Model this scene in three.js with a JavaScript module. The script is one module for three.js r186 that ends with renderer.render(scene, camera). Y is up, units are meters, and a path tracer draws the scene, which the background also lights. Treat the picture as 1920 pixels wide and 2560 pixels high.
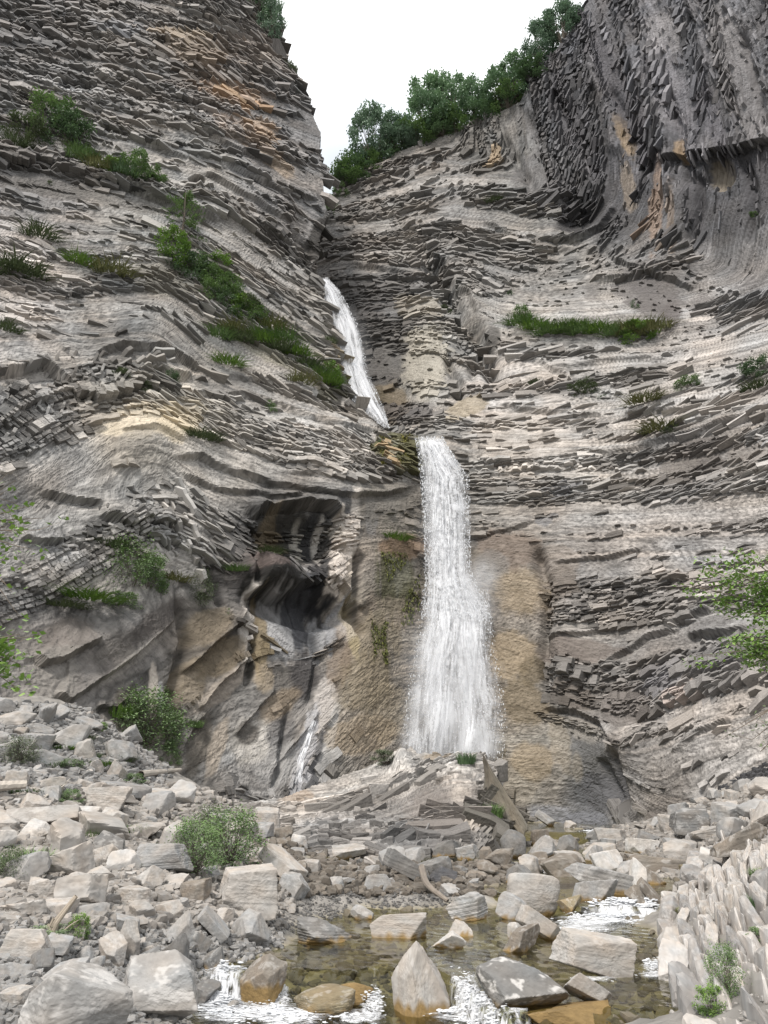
import * as THREE from 'three';
import { mergeGeometries, mergeVertices } from 'three/addons/utils/BufferGeometryUtils.js';

// ------------------------------------------------------------------ camera, sky, sun, exposure
const scene = new THREE.Scene();
const W = 768, H = 1024, PITCH = 20 * Math.PI / 180, EYE = 3.2, F = 1923;
const camera = new THREE.PerspectiveCamera(67.3, W / H, 0.1, 600);
camera.position.set(0, EYE, 0);
camera.rotation.set(PITCH, 0, 0);
const renderer = new THREE.WebGLRenderer({ antialias: true });
renderer.setSize(W, H);
renderer.toneMapping = THREE.LinearToneMapping;
renderer.toneMappingExposure = 2.9;
renderer.shadowMap.enabled = true;

const SUN = new THREE.Vector3(-0.30, 0.74, 0.54).normalize();
const sun = new THREE.DirectionalLight(0xfff7ee, 1.5);
sun.position.copy(SUN).multiplyScalar(150).add(new THREE.Vector3(0, 30, -50));
sun.target.position.set(0, 30, -50);
sun.castShadow = true;
sun.shadow.radius = 22;
sun.shadow.mapSize.set(4096, 4096);
Object.assign(sun.shadow.camera, { left: -90, right: 90, top: 90, bottom: -90, near: 1, far: 400 });
scene.add(sun, sun.target);

// ------------------------------------------------------------------ numbers
const rng = (seed) => { let s = seed >>> 0; return () => { s = (s + 0x6d2b79f5) | 0; let t = Math.imul(s ^ (s >>> 15), 1 | s); t = (t + Math.imul(t ^ (t >>> 7), 61 | t)) ^ t; return ((t ^ (t >>> 14)) >>> 0) / 4294967296; }; };
const clamp = (x, a = 0, b = 1) => x < a ? a : x > b ? b : x;
const lerp = (a, b, t) => a + (b - a) * t;
const sstep = (a, b, x) => { const t = clamp((x - a) / (b - a)); return t * t * (3 - 2 * t); };
const hash2 = (a, b) => { let h = Math.imul(a | 0, 374761393) ^ Math.imul(b | 0, 668265263); h = Math.imul(h ^ (h >>> 13), 1274126177); h ^= h >>> 16; h = Math.imul(h, 0x85ebca6b); return ((h ^ (h >>> 15)) >>> 0) / 4294967296; };
const PERM = new Uint8Array(512); { const r = rng(7), p = [...Array(256).keys()]; for (let i = 255; i > 0; i--) { const j = (r() * (i + 1)) | 0; [p[i], p[j]] = [p[j], p[i]]; } for (let i = 0; i < 512; i++) PERM[i] = p[i & 255]; }
const GX = new Float32Array(256), GY = new Float32Array(256), GZ = new Float32Array(256); { const r = rng(9); for (let i = 0; i < 256; i++) { const z = r() * 2 - 1, a = r() * 6.2832, q = Math.sqrt(1 - z * z); GX[i] = q * Math.cos(a); GY[i] = q * Math.sin(a); GZ[i] = z; } }
function noise(x, y, z) {                                    // gradient noise, about -1..1
  const xi = Math.floor(x), yi = Math.floor(y), zi = Math.floor(z); x -= xi; y -= yi; z -= zi;
  const X = xi & 255, Y = yi & 255, Z = zi & 255, u = x * x * x * (x * (x * 6 - 15) + 10), v = y * y * y * (y * (y * 6 - 15) + 10), w = z * z * z * (z * (z * 6 - 15) + 10);
  const A = PERM[X] + Y, B = PERM[X + 1] + Y, AA = PERM[A & 255] + Z, AB = PERM[(A + 1) & 255] + Z, BA = PERM[B & 255] + Z, BB = PERM[(B + 1) & 255] + Z;
  let i = PERM[AA & 255]; const a = GX[i] * x + GY[i] * y + GZ[i] * z; i = PERM[BA & 255]; const b = GX[i] * (x - 1) + GY[i] * y + GZ[i] * z;
  i = PERM[AB & 255]; const c = GX[i] * x + GY[i] * (y - 1) + GZ[i] * z; i = PERM[BB & 255]; const d = GX[i] * (x - 1) + GY[i] * (y - 1) + GZ[i] * z;
  i = PERM[(AA + 1) & 255]; const e = GX[i] * x + GY[i] * y + GZ[i] * (z - 1); i = PERM[(BA + 1) & 255]; const f = GX[i] * (x - 1) + GY[i] * y + GZ[i] * (z - 1);
  i = PERM[(AB + 1) & 255]; const g = GX[i] * x + GY[i] * (y - 1) + GZ[i] * (z - 1); i = PERM[(BB + 1) & 255]; const h = GX[i] * (x - 1) + GY[i] * (y - 1) + GZ[i] * (z - 1);
  const p = a + (b - a) * u, q = c + (d - c) * u, r = e + (f - e) * u, s = g + (h - g) * u, m = p + (q - p) * v, n = r + (s - r) * v;
  return (m + (n - m) * w) * 1.6;
}
const fbm = (x, y, z, o = 4) => { let s = 0, a = 0.55, f = 1; for (let i = 0; i < o; i++) { s += a * noise(x * f, y * f, z * f + i * 17.3); a *= 0.5; f *= 2.03; } return s; };
const lin = (c) => c <= 0.04045 ? c / 12.92 : ((c + 0.055) / 1.055) ** 2.4;
const rgb = (hex, k = 1) => [lin((hex >> 16) / 255) * k, lin(((hex >> 8) & 255) / 255) * k, lin((hex & 255) / 255) * k];
function curve(points) {                                      // y over x through sorted points
  return (x) => { let i = 0; if (x <= points[0][0]) return points[0][1]; while (i < points.length - 2 && x > points[i + 1][0]) i++; const [a, b] = points[i], [c, d] = points[i + 1]; return lerp(b, d, clamp((x - a) / (c - a))); };
}
function spline(points, smooth = 0) {                          // thin-plate surface through [x, y, value]
  const n = points.length, m = n + 3, A = Array.from({ length: m }, () => new Float64Array(m + 1));
  const k = (r2) => r2 < 1e-12 ? 0 : 0.5 * r2 * Math.log(r2);
  for (let i = 0; i < n; i++) {
    for (let j = 0; j < n; j++) A[i][j] = k((points[i][0] - points[j][0]) ** 2 + (points[i][1] - points[j][1]) ** 2) + (i === j ? smooth : 0);
    A[i][n] = A[n][i] = 1; A[i][n + 1] = A[n + 1][i] = points[i][0]; A[i][n + 2] = A[n + 2][i] = points[i][1]; A[i][m] = points[i][2];
  }
  for (let c = 0; c < m; c++) {
    let p = c; for (let r = c + 1; r < m; r++) if (Math.abs(A[r][c]) > Math.abs(A[p][c])) p = r;
    [A[c], A[p]] = [A[p], A[c]];
    for (let r = 0; r < m; r++) if (r !== c && A[r][c]) { const f = A[r][c] / A[c][c]; for (let q = c; q <= m; q++) A[r][q] -= f * A[c][q]; }
  }
  const w = A.map((r, i) => r[m] / r[i]);
  return (x, y) => { let s = w[n] + w[n + 1] * x + w[n + 2] * y; for (let i = 0; i < n; i++) s += w[i] * k((points[i][0] - x) ** 2 + (points[i][1] - y) ** 2); return s; };
}
// survey marks: a place in the photograph and its distance from the camera stand for a point of the valley
const cp = Math.cos(PITCH), sp = Math.sin(PITCH);
function ray(px, py) { const u = (px - 960) / F, v = (1280 - py) / F; return [u, sp + v * cp, cp - v * sp]; }
function at(px, py, d) { const r = ray(px, py), t = d / r[2]; return new THREE.Vector3(r[0] * t, EYE + r[1] * t, -d); }

// ------------------------------------------------------------------ names, labels
const used = new Map();
function numbered(name) { const n = used.get(name) || 0; used.set(name, n + 1); return n ? name + '_' + String(n).padStart(3, '0') : name; }
function tag(o, label, category, group, kind) { if (label) o.userData.label = label; if (category) o.userData.category = category; if (group) o.userData.group = group; if (kind) o.userData.kind = kind; return o; }
function mesh(name, geometry, material, parent) { const m = new THREE.Mesh(geometry, material); m.name = parent === scene ? numbered(name) : name; m.castShadow = m.receiveShadow = true; parent.add(m); return m; }
function root(name, p) { const g = new THREE.Group(); g.name = numbered(name); if (p) g.position.copy(p); scene.add(g); return g; }
function geo(pos, col, idx, uv) {
  const g = new THREE.BufferGeometry();
  g.setAttribute('position', new THREE.BufferAttribute(pos instanceof Float32Array ? pos : new Float32Array(pos), 3));
  if (col) g.setAttribute('color', new THREE.BufferAttribute(col instanceof Float32Array ? col : new Float32Array(col), 3));
  if (uv) g.setAttribute('uv', new THREE.BufferAttribute(uv instanceof Float32Array ? uv : new Float32Array(uv), 2));
  if (idx) g.setIndex(new THREE.BufferAttribute(idx instanceof Uint32Array ? idx : new Uint32Array(idx), 1));
  return g;
}

// ------------------------------------------------------------------ overcast sky
{
  const w = 512, h = 256, data = new Float32Array(w * h * 4);
  for (let j = 0; j < h; j++) for (let i = 0; i < w; i++) {
    const el = (j + 0.5) / h * Math.PI - Math.PI / 2, az = (i + 0.5) / w * 2 * Math.PI, y = Math.sin(el), c = Math.cos(el), x = c * Math.cos(az), z = c * Math.sin(az);
    const k = (j * w + i) * 4;
    const t = fbm(x * 2.2 / (0.35 + Math.max(y, 0)) + 22, z * 2.2 / (0.35 + Math.max(y, 0)), y * 1.5, 4), b = sstep(-0.02, 0.55, t);
    let L = 0.52 * lerp(1.08, 0.46, b);
    const col = [lerp(1.0, 0.88, b), lerp(1.0, 0.965, b), lerp(1.01, 1.06, b)];
    if (y < 0) { L = 0.12; col[0] = 1; col[1] = 0.96; col[2] = 0.88; }
    data[k] = L * col[0]; data[k + 1] = L * col[1]; data[k + 2] = L * col[2]; data[k + 3] = 1;
  }
  const sky = new THREE.DataTexture(data, w, h, THREE.RGBAFormat, THREE.FloatType);
  sky.mapping = THREE.EquirectangularReflectionMapping; sky.magFilter = sky.minFilter = THREE.LinearFilter; sky.wrapS = THREE.RepeatWrapping; sky.needsUpdate = true;
  scene.background = sky; scene.environment = sky;
}
const rockMat = new THREE.MeshStandardMaterial({ vertexColors: true, roughness: 0.92, flatShading: true });
const wetMat = new THREE.MeshStandardMaterial({ vertexColors: true, roughness: 0.5, flatShading: true });

// ------------------------------------------------------------------ bedded rock walls
const KA = 1.08, grey = (c, k) => { const l = 0.3 * c[0] + 0.55 * c[1] + 0.15 * c[2]; return c.map((x) => lerp(x, l, k)); };                                              // survey colour to base colour
const BEDS = (() => { const r = rng(31), edges = [0]; while (edges[edges.length - 1] < 420) { const t = r(); edges.push(edges[edges.length - 1] + (t < 0.5 ? 0.3 + 0.45 * r() : t < 0.82 ? 0.8 + 1.0 * r() : t < .95 ? 2 + 1.8 * r() : 4 + 2.5 * r())); } const look = new Int16Array(420 * 8); let k = 0; for (let i = 0; i < look.length; i++) { while (edges[k + 1] <= i / 8) k++; look[i] = k; } return { edges, look }; })();
const GRAIN = 12;                                              // metres of wall that one repeat of the grain covers
const grainTex = (() => {
  const n = 1024, d = new Uint8Array(n * n * 4), e = new Uint8Array(n * n * 4), per = (x, y, fx, fy, z) => { // noise that closes on itself
    const u = x / n, v = y / n, A = noise(u * fx, v * fy, z), B = noise((u - 1) * fx, v * fy, z), C = noise(u * fx, (v - 1) * fy, z), D = noise((u - 1) * fx, (v - 1) * fy, z); return lerp(lerp(A, B, u), lerp(C, D, u), v) * 1.25; };
  for (let y = 0; y < n; y++) for (let x = 0; x < n; x++) {
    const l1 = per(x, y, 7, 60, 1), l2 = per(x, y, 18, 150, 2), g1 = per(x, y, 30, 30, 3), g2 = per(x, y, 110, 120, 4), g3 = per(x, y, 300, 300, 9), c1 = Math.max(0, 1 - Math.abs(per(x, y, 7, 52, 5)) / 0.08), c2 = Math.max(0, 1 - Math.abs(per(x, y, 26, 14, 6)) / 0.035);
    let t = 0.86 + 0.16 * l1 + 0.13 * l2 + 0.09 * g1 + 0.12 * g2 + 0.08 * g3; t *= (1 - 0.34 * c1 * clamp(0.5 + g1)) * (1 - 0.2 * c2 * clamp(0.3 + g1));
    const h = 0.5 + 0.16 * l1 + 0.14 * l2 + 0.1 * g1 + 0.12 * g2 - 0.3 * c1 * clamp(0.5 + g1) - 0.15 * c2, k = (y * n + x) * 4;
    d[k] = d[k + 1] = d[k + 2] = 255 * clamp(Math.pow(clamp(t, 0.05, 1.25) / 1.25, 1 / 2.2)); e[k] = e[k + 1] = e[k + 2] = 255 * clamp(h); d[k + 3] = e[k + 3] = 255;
  }
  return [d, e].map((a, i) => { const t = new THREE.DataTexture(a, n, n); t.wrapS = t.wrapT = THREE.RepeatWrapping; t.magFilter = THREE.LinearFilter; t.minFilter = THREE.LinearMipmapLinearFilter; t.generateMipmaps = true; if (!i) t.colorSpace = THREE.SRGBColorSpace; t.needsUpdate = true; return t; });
})();
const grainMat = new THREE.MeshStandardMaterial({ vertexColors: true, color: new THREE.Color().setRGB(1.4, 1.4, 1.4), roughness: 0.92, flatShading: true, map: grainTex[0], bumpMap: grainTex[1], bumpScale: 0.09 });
function shepard(list, x, y, out, n, first = 2) {              // inverse-distance mean of the columns of a table
  out.fill(0); let ws = 0;
  for (const r of list) { const d = (r[0] - x) ** 2 + (r[1] - y) ** 2 + 900, w = 1 / (d * d); ws += w; for (let i = 0; i < n; i++) out[i] += w * r[first + i]; }
  for (let i = 0; i < n; i++) out[i] /= ws;
}
function toLine(pts, x, y) {                                   // signed distance to a polyline (above is positive), and how far along (0..1)
  let best = 1e9, sd = 0, al = 0;
  for (let i = 0; i + 1 < pts.length; i++) {
    const [ax, ay] = pts[i], [bx, by] = pts[i + 1], dx = bx - ax, dy = by - ay, l2 = dx * dx + dy * dy, t = clamp(((x - ax) * dx + (y - ay) * dy) / l2), ex = x - ax - t * dx, ey = y - ay - t * dy, d = ex * ex + ey * ey;
    if (d < best) { best = d; sd = (dx * ey - dy * ex) < 0 ? 1 : -1; al = (i + t) / (pts.length - 1); }
  }
  return [sd * Math.sqrt(best), al];
}
const box = (pts, m) => { let a = 1e9, b = 1e9, c = -1e9, d = -1e9; for (const [x, y] of pts) { a = Math.min(a, x); b = Math.min(b, y); c = Math.max(c, x); d = Math.max(d, y); } return [a - m, b - m, c + m, d + m]; };

function wall(o) {
  const { U, V, step, uEdge, vEdge } = o, G = 10, back = o.back ?? 0.1, reach = o.reach ?? 110;
  const depthOf = spline(o.depth.map(([x, y, d]) => [x / 1000, y / 1000, d]), 0.0005);
  const nu = Math.ceil((U[1] - U[0]) / G) + 1, nv = Math.ceil((V[1] - V[0]) / G) + 1, n = nu * nv;
  const dep = new Float32Array(n);
  for (let j = 0; j < nv; j++) for (let i = 0; i < nu; i++) dep[j * nu + i] = depthOf((U[0] + i * G) / 1000, (V[0] + j * G) / 1000);
  const pick = (A, u, v) => { const x = clamp((u - U[0]) / G, 0, nu - 1.001), y = clamp((v - V[0]) / G, 0, nv - 1.001), i = x | 0, j = y | 0, fx = x - i, fy = y - j, k = j * nu + i; return (A[k] * (1 - fx) + A[k + 1] * fx) * (1 - fy) + (A[k + nu] * (1 - fx) + A[k + nu + 1] * fx) * fy; };
  const Q = [0, 0, 0];
  function base(u, v) {                                        // the wall before its relief; past an edge it turns away and runs back
    let uu = u, vv = v, s = 0, kind = 0;
    if (uEdge) { const e = uEdge(v); if (u > e) { s = u - e; uu = e; kind = 1; } }
    if (vEdge) { const e = vEdge(u); if (v < e) { s = e - v; vv = e; kind = 2; } }
    const r = ray(uu, vv), d = pick(dep, uu, vv), t = d / r[2];
    Q[0] = r[0] * t; Q[1] = EYE + r[1] * t; Q[2] = -d;
    if (kind) {
      const m = s * back, l = Math.hypot(Q[0], Q[2]), bx = Q[0] / l, bz = Q[2] / l;
      if (kind === 1) { const ca = Math.cos(0.30), sa = Math.sin(0.30); Q[0] += m * (bx * ca + bz * sa); Q[2] += m * (bz * ca - bx * sa); Q[1] += 0.04 * m; }
      else { Q[0] += m * bx; Q[2] += m * bz; Q[1] += m * (o.topSlope ?? 0.25); }
    }
    return Q;
  }
  const X = new Float32Array(n), Y = new Float32Array(n), Z = new Float32Array(n), NX = new Float32Array(n), NY = new Float32Array(n), NZ = new Float32Array(n);
  for (let j = 0; j < nv; j++) for (let i = 0; i < nu; i++) { base(U[0] + i * G, V[0] + j * G); const k = j * nu + i; X[k] = Q[0]; Y[k] = Q[1]; Z[k] = Q[2]; }
  const A3 = new THREE.Vector3(), B3 = new THREE.Vector3(), C3 = new THREE.Vector3(), D3 = new THREE.Vector3();
  const cs = new Float32Array(n), sn = new Float32Array(n), thick = new Float32Array(n), amp = new Float32Array(n), len = new Float32Array(n), TX = new Float32Array(n), TY = new Float32Array(n), TZ = new Float32Array(n), BX = new Float32Array(n), BY = new Float32Array(n), BZ = new Float32Array(n);
  const zt = o.zones.map(([x, y, th, t, a, l]) => [x, y, Math.cos(th * Math.PI / 180), Math.sin(th * Math.PI / 180), t, a, l]), tmp = new Float64Array(5);
  for (let j = 0; j < nv; j++) for (let i = 0; i < nu; i++) {
    const k = j * nu + i, kl = j * nu + Math.max(i - 1, 0), kr = j * nu + Math.min(i + 1, nu - 1), ku = Math.max(j - 1, 0) * nu + i, kd = Math.min(j + 1, nv - 1) * nu + i;
    A3.set(X[kr] - X[kl], Y[kr] - Y[kl], Z[kr] - Z[kl]); B3.set(X[ku] - X[kd], Y[ku] - Y[kd], Z[ku] - Z[kd]);
    C3.crossVectors(A3, B3).normalize(); NX[k] = C3.x; NY[k] = C3.y; NZ[k] = C3.z;
    shepard(zt, U[0] + i * G, V[0] + j * G, tmp, 5);
    cs[k] = tmp[0]; sn[k] = tmp[1]; thick[k] = tmp[2]; amp[k] = tmp[3]; len[k] = tmp[4];
    D3.copy(A3).multiplyScalar(tmp[0]).addScaledVector(B3, -tmp[1]).normalize(); TX[k] = D3.x; TY[k] = D3.y; TZ[k] = D3.z;
    A3.crossVectors(C3, D3); BX[k] = A3.x; BY[k] = A3.y; BZ[k] = A3.z;
  }
  // bed number and distance along the beds: fields whose slopes follow the dips
  function solve(gx, gy, gz, per) {
    const f = new Float32Array(n), th = new Float32Array(n), tv = new Float32Array(n);
    for (let j = 0; j < nv; j++) for (let i = 0; i < nu; i++) {
      const k = j * nu + i, s = per ? 1 / per[k] : 1;
      if (i + 1 < nu) { const q = k + 1, s2 = per ? 1 / per[q] : 1; th[k] = 0.5 * ((gx[k] * s + gx[q] * s2) * (X[q] - X[k]) + (gy[k] * s + gy[q] * s2) * (Y[q] - Y[k]) + (gz[k] * s + gz[q] * s2) * (Z[q] - Z[k])); }
      if (j + 1 < nv) { const q = k + nu, s2 = per ? 1 / per[q] : 1; tv[k] = 0.5 * ((gx[k] * s + gx[q] * s2) * (X[q] - X[k]) + (gy[k] * s + gy[q] * s2) * (Y[q] - Y[k]) + (gz[k] * s + gz[q] * s2) * (Z[q] - Z[k])); }
    }
    for (let j = 0; j < nv; j++) for (let i = 0; i < nu; i++) { const k = j * nu + i; if (i) f[k] = f[k - 1] + th[k - 1]; else if (j) f[k] = f[k - nu] + tv[k - nu]; }
    for (let it = 0; it < 500; it++) for (let j = 0; j < nv; j++) for (let i = 0; i < nu; i++) {
      const k = j * nu + i; let s = 0, c = 0;
      if (i) { s += f[k - 1] + th[k - 1]; c++; } if (i + 1 < nu) { s += f[k + 1] - th[k]; c++; } if (j) { s += f[k - nu] + tv[k - nu]; c++; } if (j + 1 < nv) { s += f[k + nu] - tv[k]; c++; }
      f[k] += 1.85 * (s / c - f[k]);
    }
    let lo = 1e9; for (const x of f) lo = Math.min(lo, x); for (let k = 0; k < n; k++) f[k] -= lo - 3; return f;
  }
  const bed = solve(BX, BY, BZ, thick), along = solve(TX, TY, TZ);
  const CR = new Float32Array(n), CG = new Float32Array(n), CB = new Float32Array(n), ct = o.colors.map(([x, y, h]) => [x, y, ...grey(rgb(h, KA), 0.62)]), t3 = new Float64Array(3);
  for (let j = 0; j < nv; j++) for (let i = 0; i < nu; i++) { const k = j * nu + i; shepard(ct, U[0] + i * G, V[0] + j * G, t3, 3); CR[k] = t3[0]; CG[k] = t3[1]; CB[k] = t3[2]; }
  const ledges = (o.ledges || []).map(([out, w, ...pts]) => ({ out, w, pts, box: box(pts, w * 3.2) })), grooves = (o.grooves || []).map(([out, w, ...pts]) => ({ out, w, pts, box: box(pts, w * 2.6) }));
  const blobs = (o.blobs || []).map(([x, y, rx, ry, rot, out, p]) => ({ x, y, rx, ry, c: Math.cos(rot * Math.PI / 180), s: Math.sin(rot * Math.PI / 180), out, p: p || 1, box: [x - 2.2 * Math.max(rx, ry), y - 2.2 * Math.max(rx, ry), x + 2.2 * Math.max(rx, ry), y + 2.2 * Math.max(rx, ry)] }));
  const stainsAndShade = (o.stainsAndShade || []).map(([x, y, rx, ry, rot, hex, a, soft, streak]) => ({ x, y, rx, ry, c: Math.cos(rot * Math.PI / 180), s: Math.sin(rot * Math.PI / 180), col: grey(rgb(hex, KA), 0.32), a, soft: (soft ?? 0.3) * 0.6, streak: streak ?? 0, box: [x - 1.7 * Math.max(rx, ry), y - 1.7 * Math.max(rx, ry), x + 1.7 * Math.max(rx, ry), y + 1.7 * Math.max(rx, ry)] }));
  const inBox = (b, u, v) => u > b[0] && v > b[1] && u < b[2] && v < b[3];
  const R = { x: 0, y: 0, z: 0, r: 0, g: 0, b: 0 }, jag = o.jag ?? 1, drip = o.drip ?? 0.5;
  function point(u, v) {
    base(u, v); const qx = Q[0], qy = Q[1], qz = Q[2];
    const am0 = pick(amp, u, v), am1 = 1.12 * am0 * am0, L = pick(len, u, v), calm = sstep(0.22, 0.12, am0);
    const w1 = fbm(qx * 0.11, qy * 0.11, qz * 0.11, 3);
    let b = pick(bed, u, v) + 0.15 * noise(qx * 0.22, qy * 0.22, qz * 0.22) + 0.04 * noise(qx * 0.9, qy * 0.9, qz * 0.9), a = pick(along, u, v) + 0.5 * noise(qx * 0.35 + 9, qy * 0.35, qz * 0.35);
    b = clamp(b, 0.1, 418);
    const comp = sstep(-0.16, 0.22, noise(b * 0.13, a * 0.02 + 5, 6.1) + 0.35 * noise(b * 0.4, a * 0.05, 1.2)), am = am1 * (1.4 - 1.05 * comp); // packets of flaggy beds between massive ones
    const kg = Math.floor(b / 3.3 + 0.4 * noise(a * 0.05, b * 0.1, 2)), sp = hash2(kg * 13 + 1, Math.floor(a / (L * 2.1) + hash2(kg, 4) * 9)) - 0.5;
    const db = Math.abs(pick(bed, u, v + step) - pick(bed, u, v)) + 1e-4, da = Math.abs(pick(along, u + step, v) - pick(along, u, v)) * 0.6;
    const cb = Math.max(0, 1 - Math.abs(noise(a * 0.22 + 11, b * 1.15, 2.2)) / 0.15), cv = Math.max(0, 1 - Math.abs(noise(a * 0.95, b * 0.7, 7.7)) / 0.07) * (1 - calm), cf = Math.max(0, 1 - Math.abs(noise(a * 0.4 + 31, b * 2.4, 5.2)) / 0.2), crack = Math.max(Math.max(cb, 0.75 * cf) * (1 - 0.65 * calm), 0.75 * cv);
    let d = 0, k, soft, hb, fe, m;
    { k = BEDS.look[(b * 8) | 0]; while (BEDS.edges[k + 1] <= b) k++; const e0 = BEDS.edges[k], f = (b - e0) / (BEDS.edges[k + 1] - e0), t = Math.min(BEDS.edges[k + 1] - e0, 1.6), hk = hash2(k, 11); fe = Math.min(f, 1 - f) * t; soft = hk < 0.34 ? 1 : 0; m = Math.floor(a / (L * (0.5 + 1.2 * hash2(k, 3)) * (0.6 + 0.4 * t)) + hk * 7); hb = hash2(k * 31 + 7, m); }
    d -= (0.04 + 0.05 * calm) * crack + 0.2 * am0 * (1 - calm);
    const fl = b * 5.3 + 0.4 * w1, kl = Math.floor(fl);
    d += calm * (0.22 * noise(qx * 0.55, qy * 0.4, qz * 0.55) - 0.25 * Math.max(0, 0.12 - Math.abs(noise(qx * 0.7 + 3, qy * 0.4, qz * 0.7))) * 3) + 0.12 * am * noise(qx * 0.8, qy * 0.8, qz * 0.8) + 0.55 * (o.lump ?? 1) * w1;
    for (const s of ledges) if (inBox(s.box, u, v)) { const wob = 5 * noise(qx * 0.25, qy * 0.25, 0.7) + 3 * noise(qx * 0.9, qy * 0.9, 3.7), [sd, al] = toLine(s.pts, u, v), q = sd + wob, ends = sstep(0, 0.12, al) * sstep(1, 0.88, al); d += s.out * 0.8 * ends * (q > 0 ? sstep(0, 4, q) * Math.exp(-q / (s.w * 0.6)) * (0.9 + 0.5 * noise(a * 0.4, s.w, 2)) : -0.5 * Math.exp(q / s.w * 2.4) * sstep(0, -3, q)); }
    for (const s of grooves) if (inBox(s.box, u, v)) { const [sd, al] = toLine(s.pts, u + 9 * noise(qx * 0.3, qy * 0.3, 7), v), ends = sstep(0, 0.15, al) * sstep(1, 0.85, al); d += s.out * ends * Math.exp(-((sd / s.w) ** 2)); }
    for (const s of blobs) if (inBox(s.box, u, v)) { const dx = u - s.x + 7 * noise(qx * 0.3, qy * 0.3, 2), dy = v - s.y + 5 * noise(qx * 0.3, qy * 0.3, 12), ex = (dx * s.c + dy * s.s) / s.rx, ey = (dy * s.c - dx * s.s) / s.ry; d += s.out * Math.exp(-((ex * ex + ey * ey) ** s.p)); }
    const nx = pick(NX, u, v), ny = pick(NY, u, v), nz = pick(NZ, u, v);
    R.comp = comp; R.am = am0; R.a = a; R.bed = b;
    let x = qx + nx * d, y = qy + ny * d, z = qz + nz * d; const g1 = 0.045 * noise(x * 2.3, y * 2.3, z * 2.3) + 0.045 * noise(x * 6.1, y * 6.1, z * 6.1), g2 = 0.045 * noise(x * 2.7 + 40, y * 2.7, z * 2.7) + 0.04 * noise(x * 6.7, y * 6.7 + 40, z * 6.7);
    R.x = x += nx * g1; R.y = y += ny * g1 + g2; R.z = z += nz * g1;
    // base colour: rock kind, each bed and block its own tone, weathering, darker partings and cracks, stained and shaded patches
    let tone = 1 + 0.26 * (hash2(k, 77) - 0.5) + 0.24 * (hash2(k + 5, m + 3) - 0.5) + 0.17 * noise(x * 0.5 + 3, y * 0.5, z * 0.5) + 0.13 * noise(x * 2.4, y * 2.4, z * 2.4) + 0.13 * noise(x * 6, y * 6, z * 6);
    const st = noise((qx - 0.5 * qz) * 1.1, qy * 0.06, 4.4) + 0.5 * noise((qx - 0.5 * qz) * 3.1, qy * 0.12, 8.4); tone *= 1 - drip * 0.3 * sstep(0.25, 0.9, st) + drip * 0.10 * sstep(-0.2, -0.9, st);
    if (fe < 0.06) tone *= 0.62; tone *= (1 - 0.62 * crack) * (1 - 0.10 * soft) * (1 + 0.26 * (hash2(kl, 8) - 0.5)) * (0.94 + 0.12 * comp) * (1 - 0.2 * sstep(0.35, 0.7, noise(x * 4.1, y * 4.1, z * 4.1 + 50)));
    const warm = 0.05 * noise(qx * 0.35, qy * 0.35 + 20, qz * 0.35) + 0.04 * (hash2(k, 55) - 0.5);
    let r = pick(CR, u, v) * tone * (1 + warm), g = pick(CG, u, v) * tone, bl = pick(CB, u, v) * tone * (1 - warm);
    for (const s of stainsAndShade) if (inBox(s.box, u, v)) {
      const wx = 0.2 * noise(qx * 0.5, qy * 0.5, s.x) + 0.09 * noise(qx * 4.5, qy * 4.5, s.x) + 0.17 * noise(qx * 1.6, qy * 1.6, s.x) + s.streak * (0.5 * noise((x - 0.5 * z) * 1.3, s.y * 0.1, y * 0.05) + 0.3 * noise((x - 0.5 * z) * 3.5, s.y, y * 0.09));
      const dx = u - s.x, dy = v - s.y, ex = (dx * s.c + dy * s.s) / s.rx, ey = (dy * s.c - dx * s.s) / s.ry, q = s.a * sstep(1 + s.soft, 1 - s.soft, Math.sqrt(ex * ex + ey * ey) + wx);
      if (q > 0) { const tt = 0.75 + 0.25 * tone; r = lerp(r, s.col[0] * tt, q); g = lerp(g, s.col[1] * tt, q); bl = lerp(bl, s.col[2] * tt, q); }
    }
    R.r = clamp(r, 0.01, 0.85); R.g = clamp(g, 0.01, 0.85); R.b = clamp(bl, 0.01, 0.85);
    return R;
  }
  // the sheet
  const cu = Math.floor((U[1] - U[0]) / step), cv = Math.floor((V[1] - V[0]) / step), id = new Int32Array((cu + 1) * (cv + 1)).fill(-1), pos = [], col = [], uvs = [], idx = [];
  const inside = (u, v) => (!uEdge || u <= uEdge(v) + reach) && (!vEdge || v >= vEdge(u) - reach) && (!o.cut || o.cut(u, v));
  const rows = [], half = step * 1.0, hv = Math.floor((V[1] - V[0]) / half);
  for (let i = 0; i <= cu; i += 2) {                           // where a column climbs in and out of the wall it gets more of its rows
    const u = U[0] + i * step, len = new Float32Array(hv + 1); let px = 0, py = 0, pz = 0, on = false;
    for (let j = 0; j <= hv; j++) { const v = V[0] + j * half, ok = inside(u, v); if (ok) point(u, v); const l = ok && on ? Math.min(6, Math.hypot(R.x - px, R.y - py, R.z - pz)) : 0.1; len[j] = j ? len[j - 1] + l + 0.14 : 0; if (ok) { px = R.x; py = R.y; pz = R.z; } on = ok; }
    const out = new Float32Array(cv + 1); let k = 0; for (let j = 0; j <= cv; j++) { const t = len[hv] * j / cv; while (k < hv - 1 && len[k + 1] < t) k++; out[j] = V[0] + (k + clamp((t - len[k]) / (len[k + 1] - len[k]))) * half; }
    rows.push(out);
  }
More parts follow.
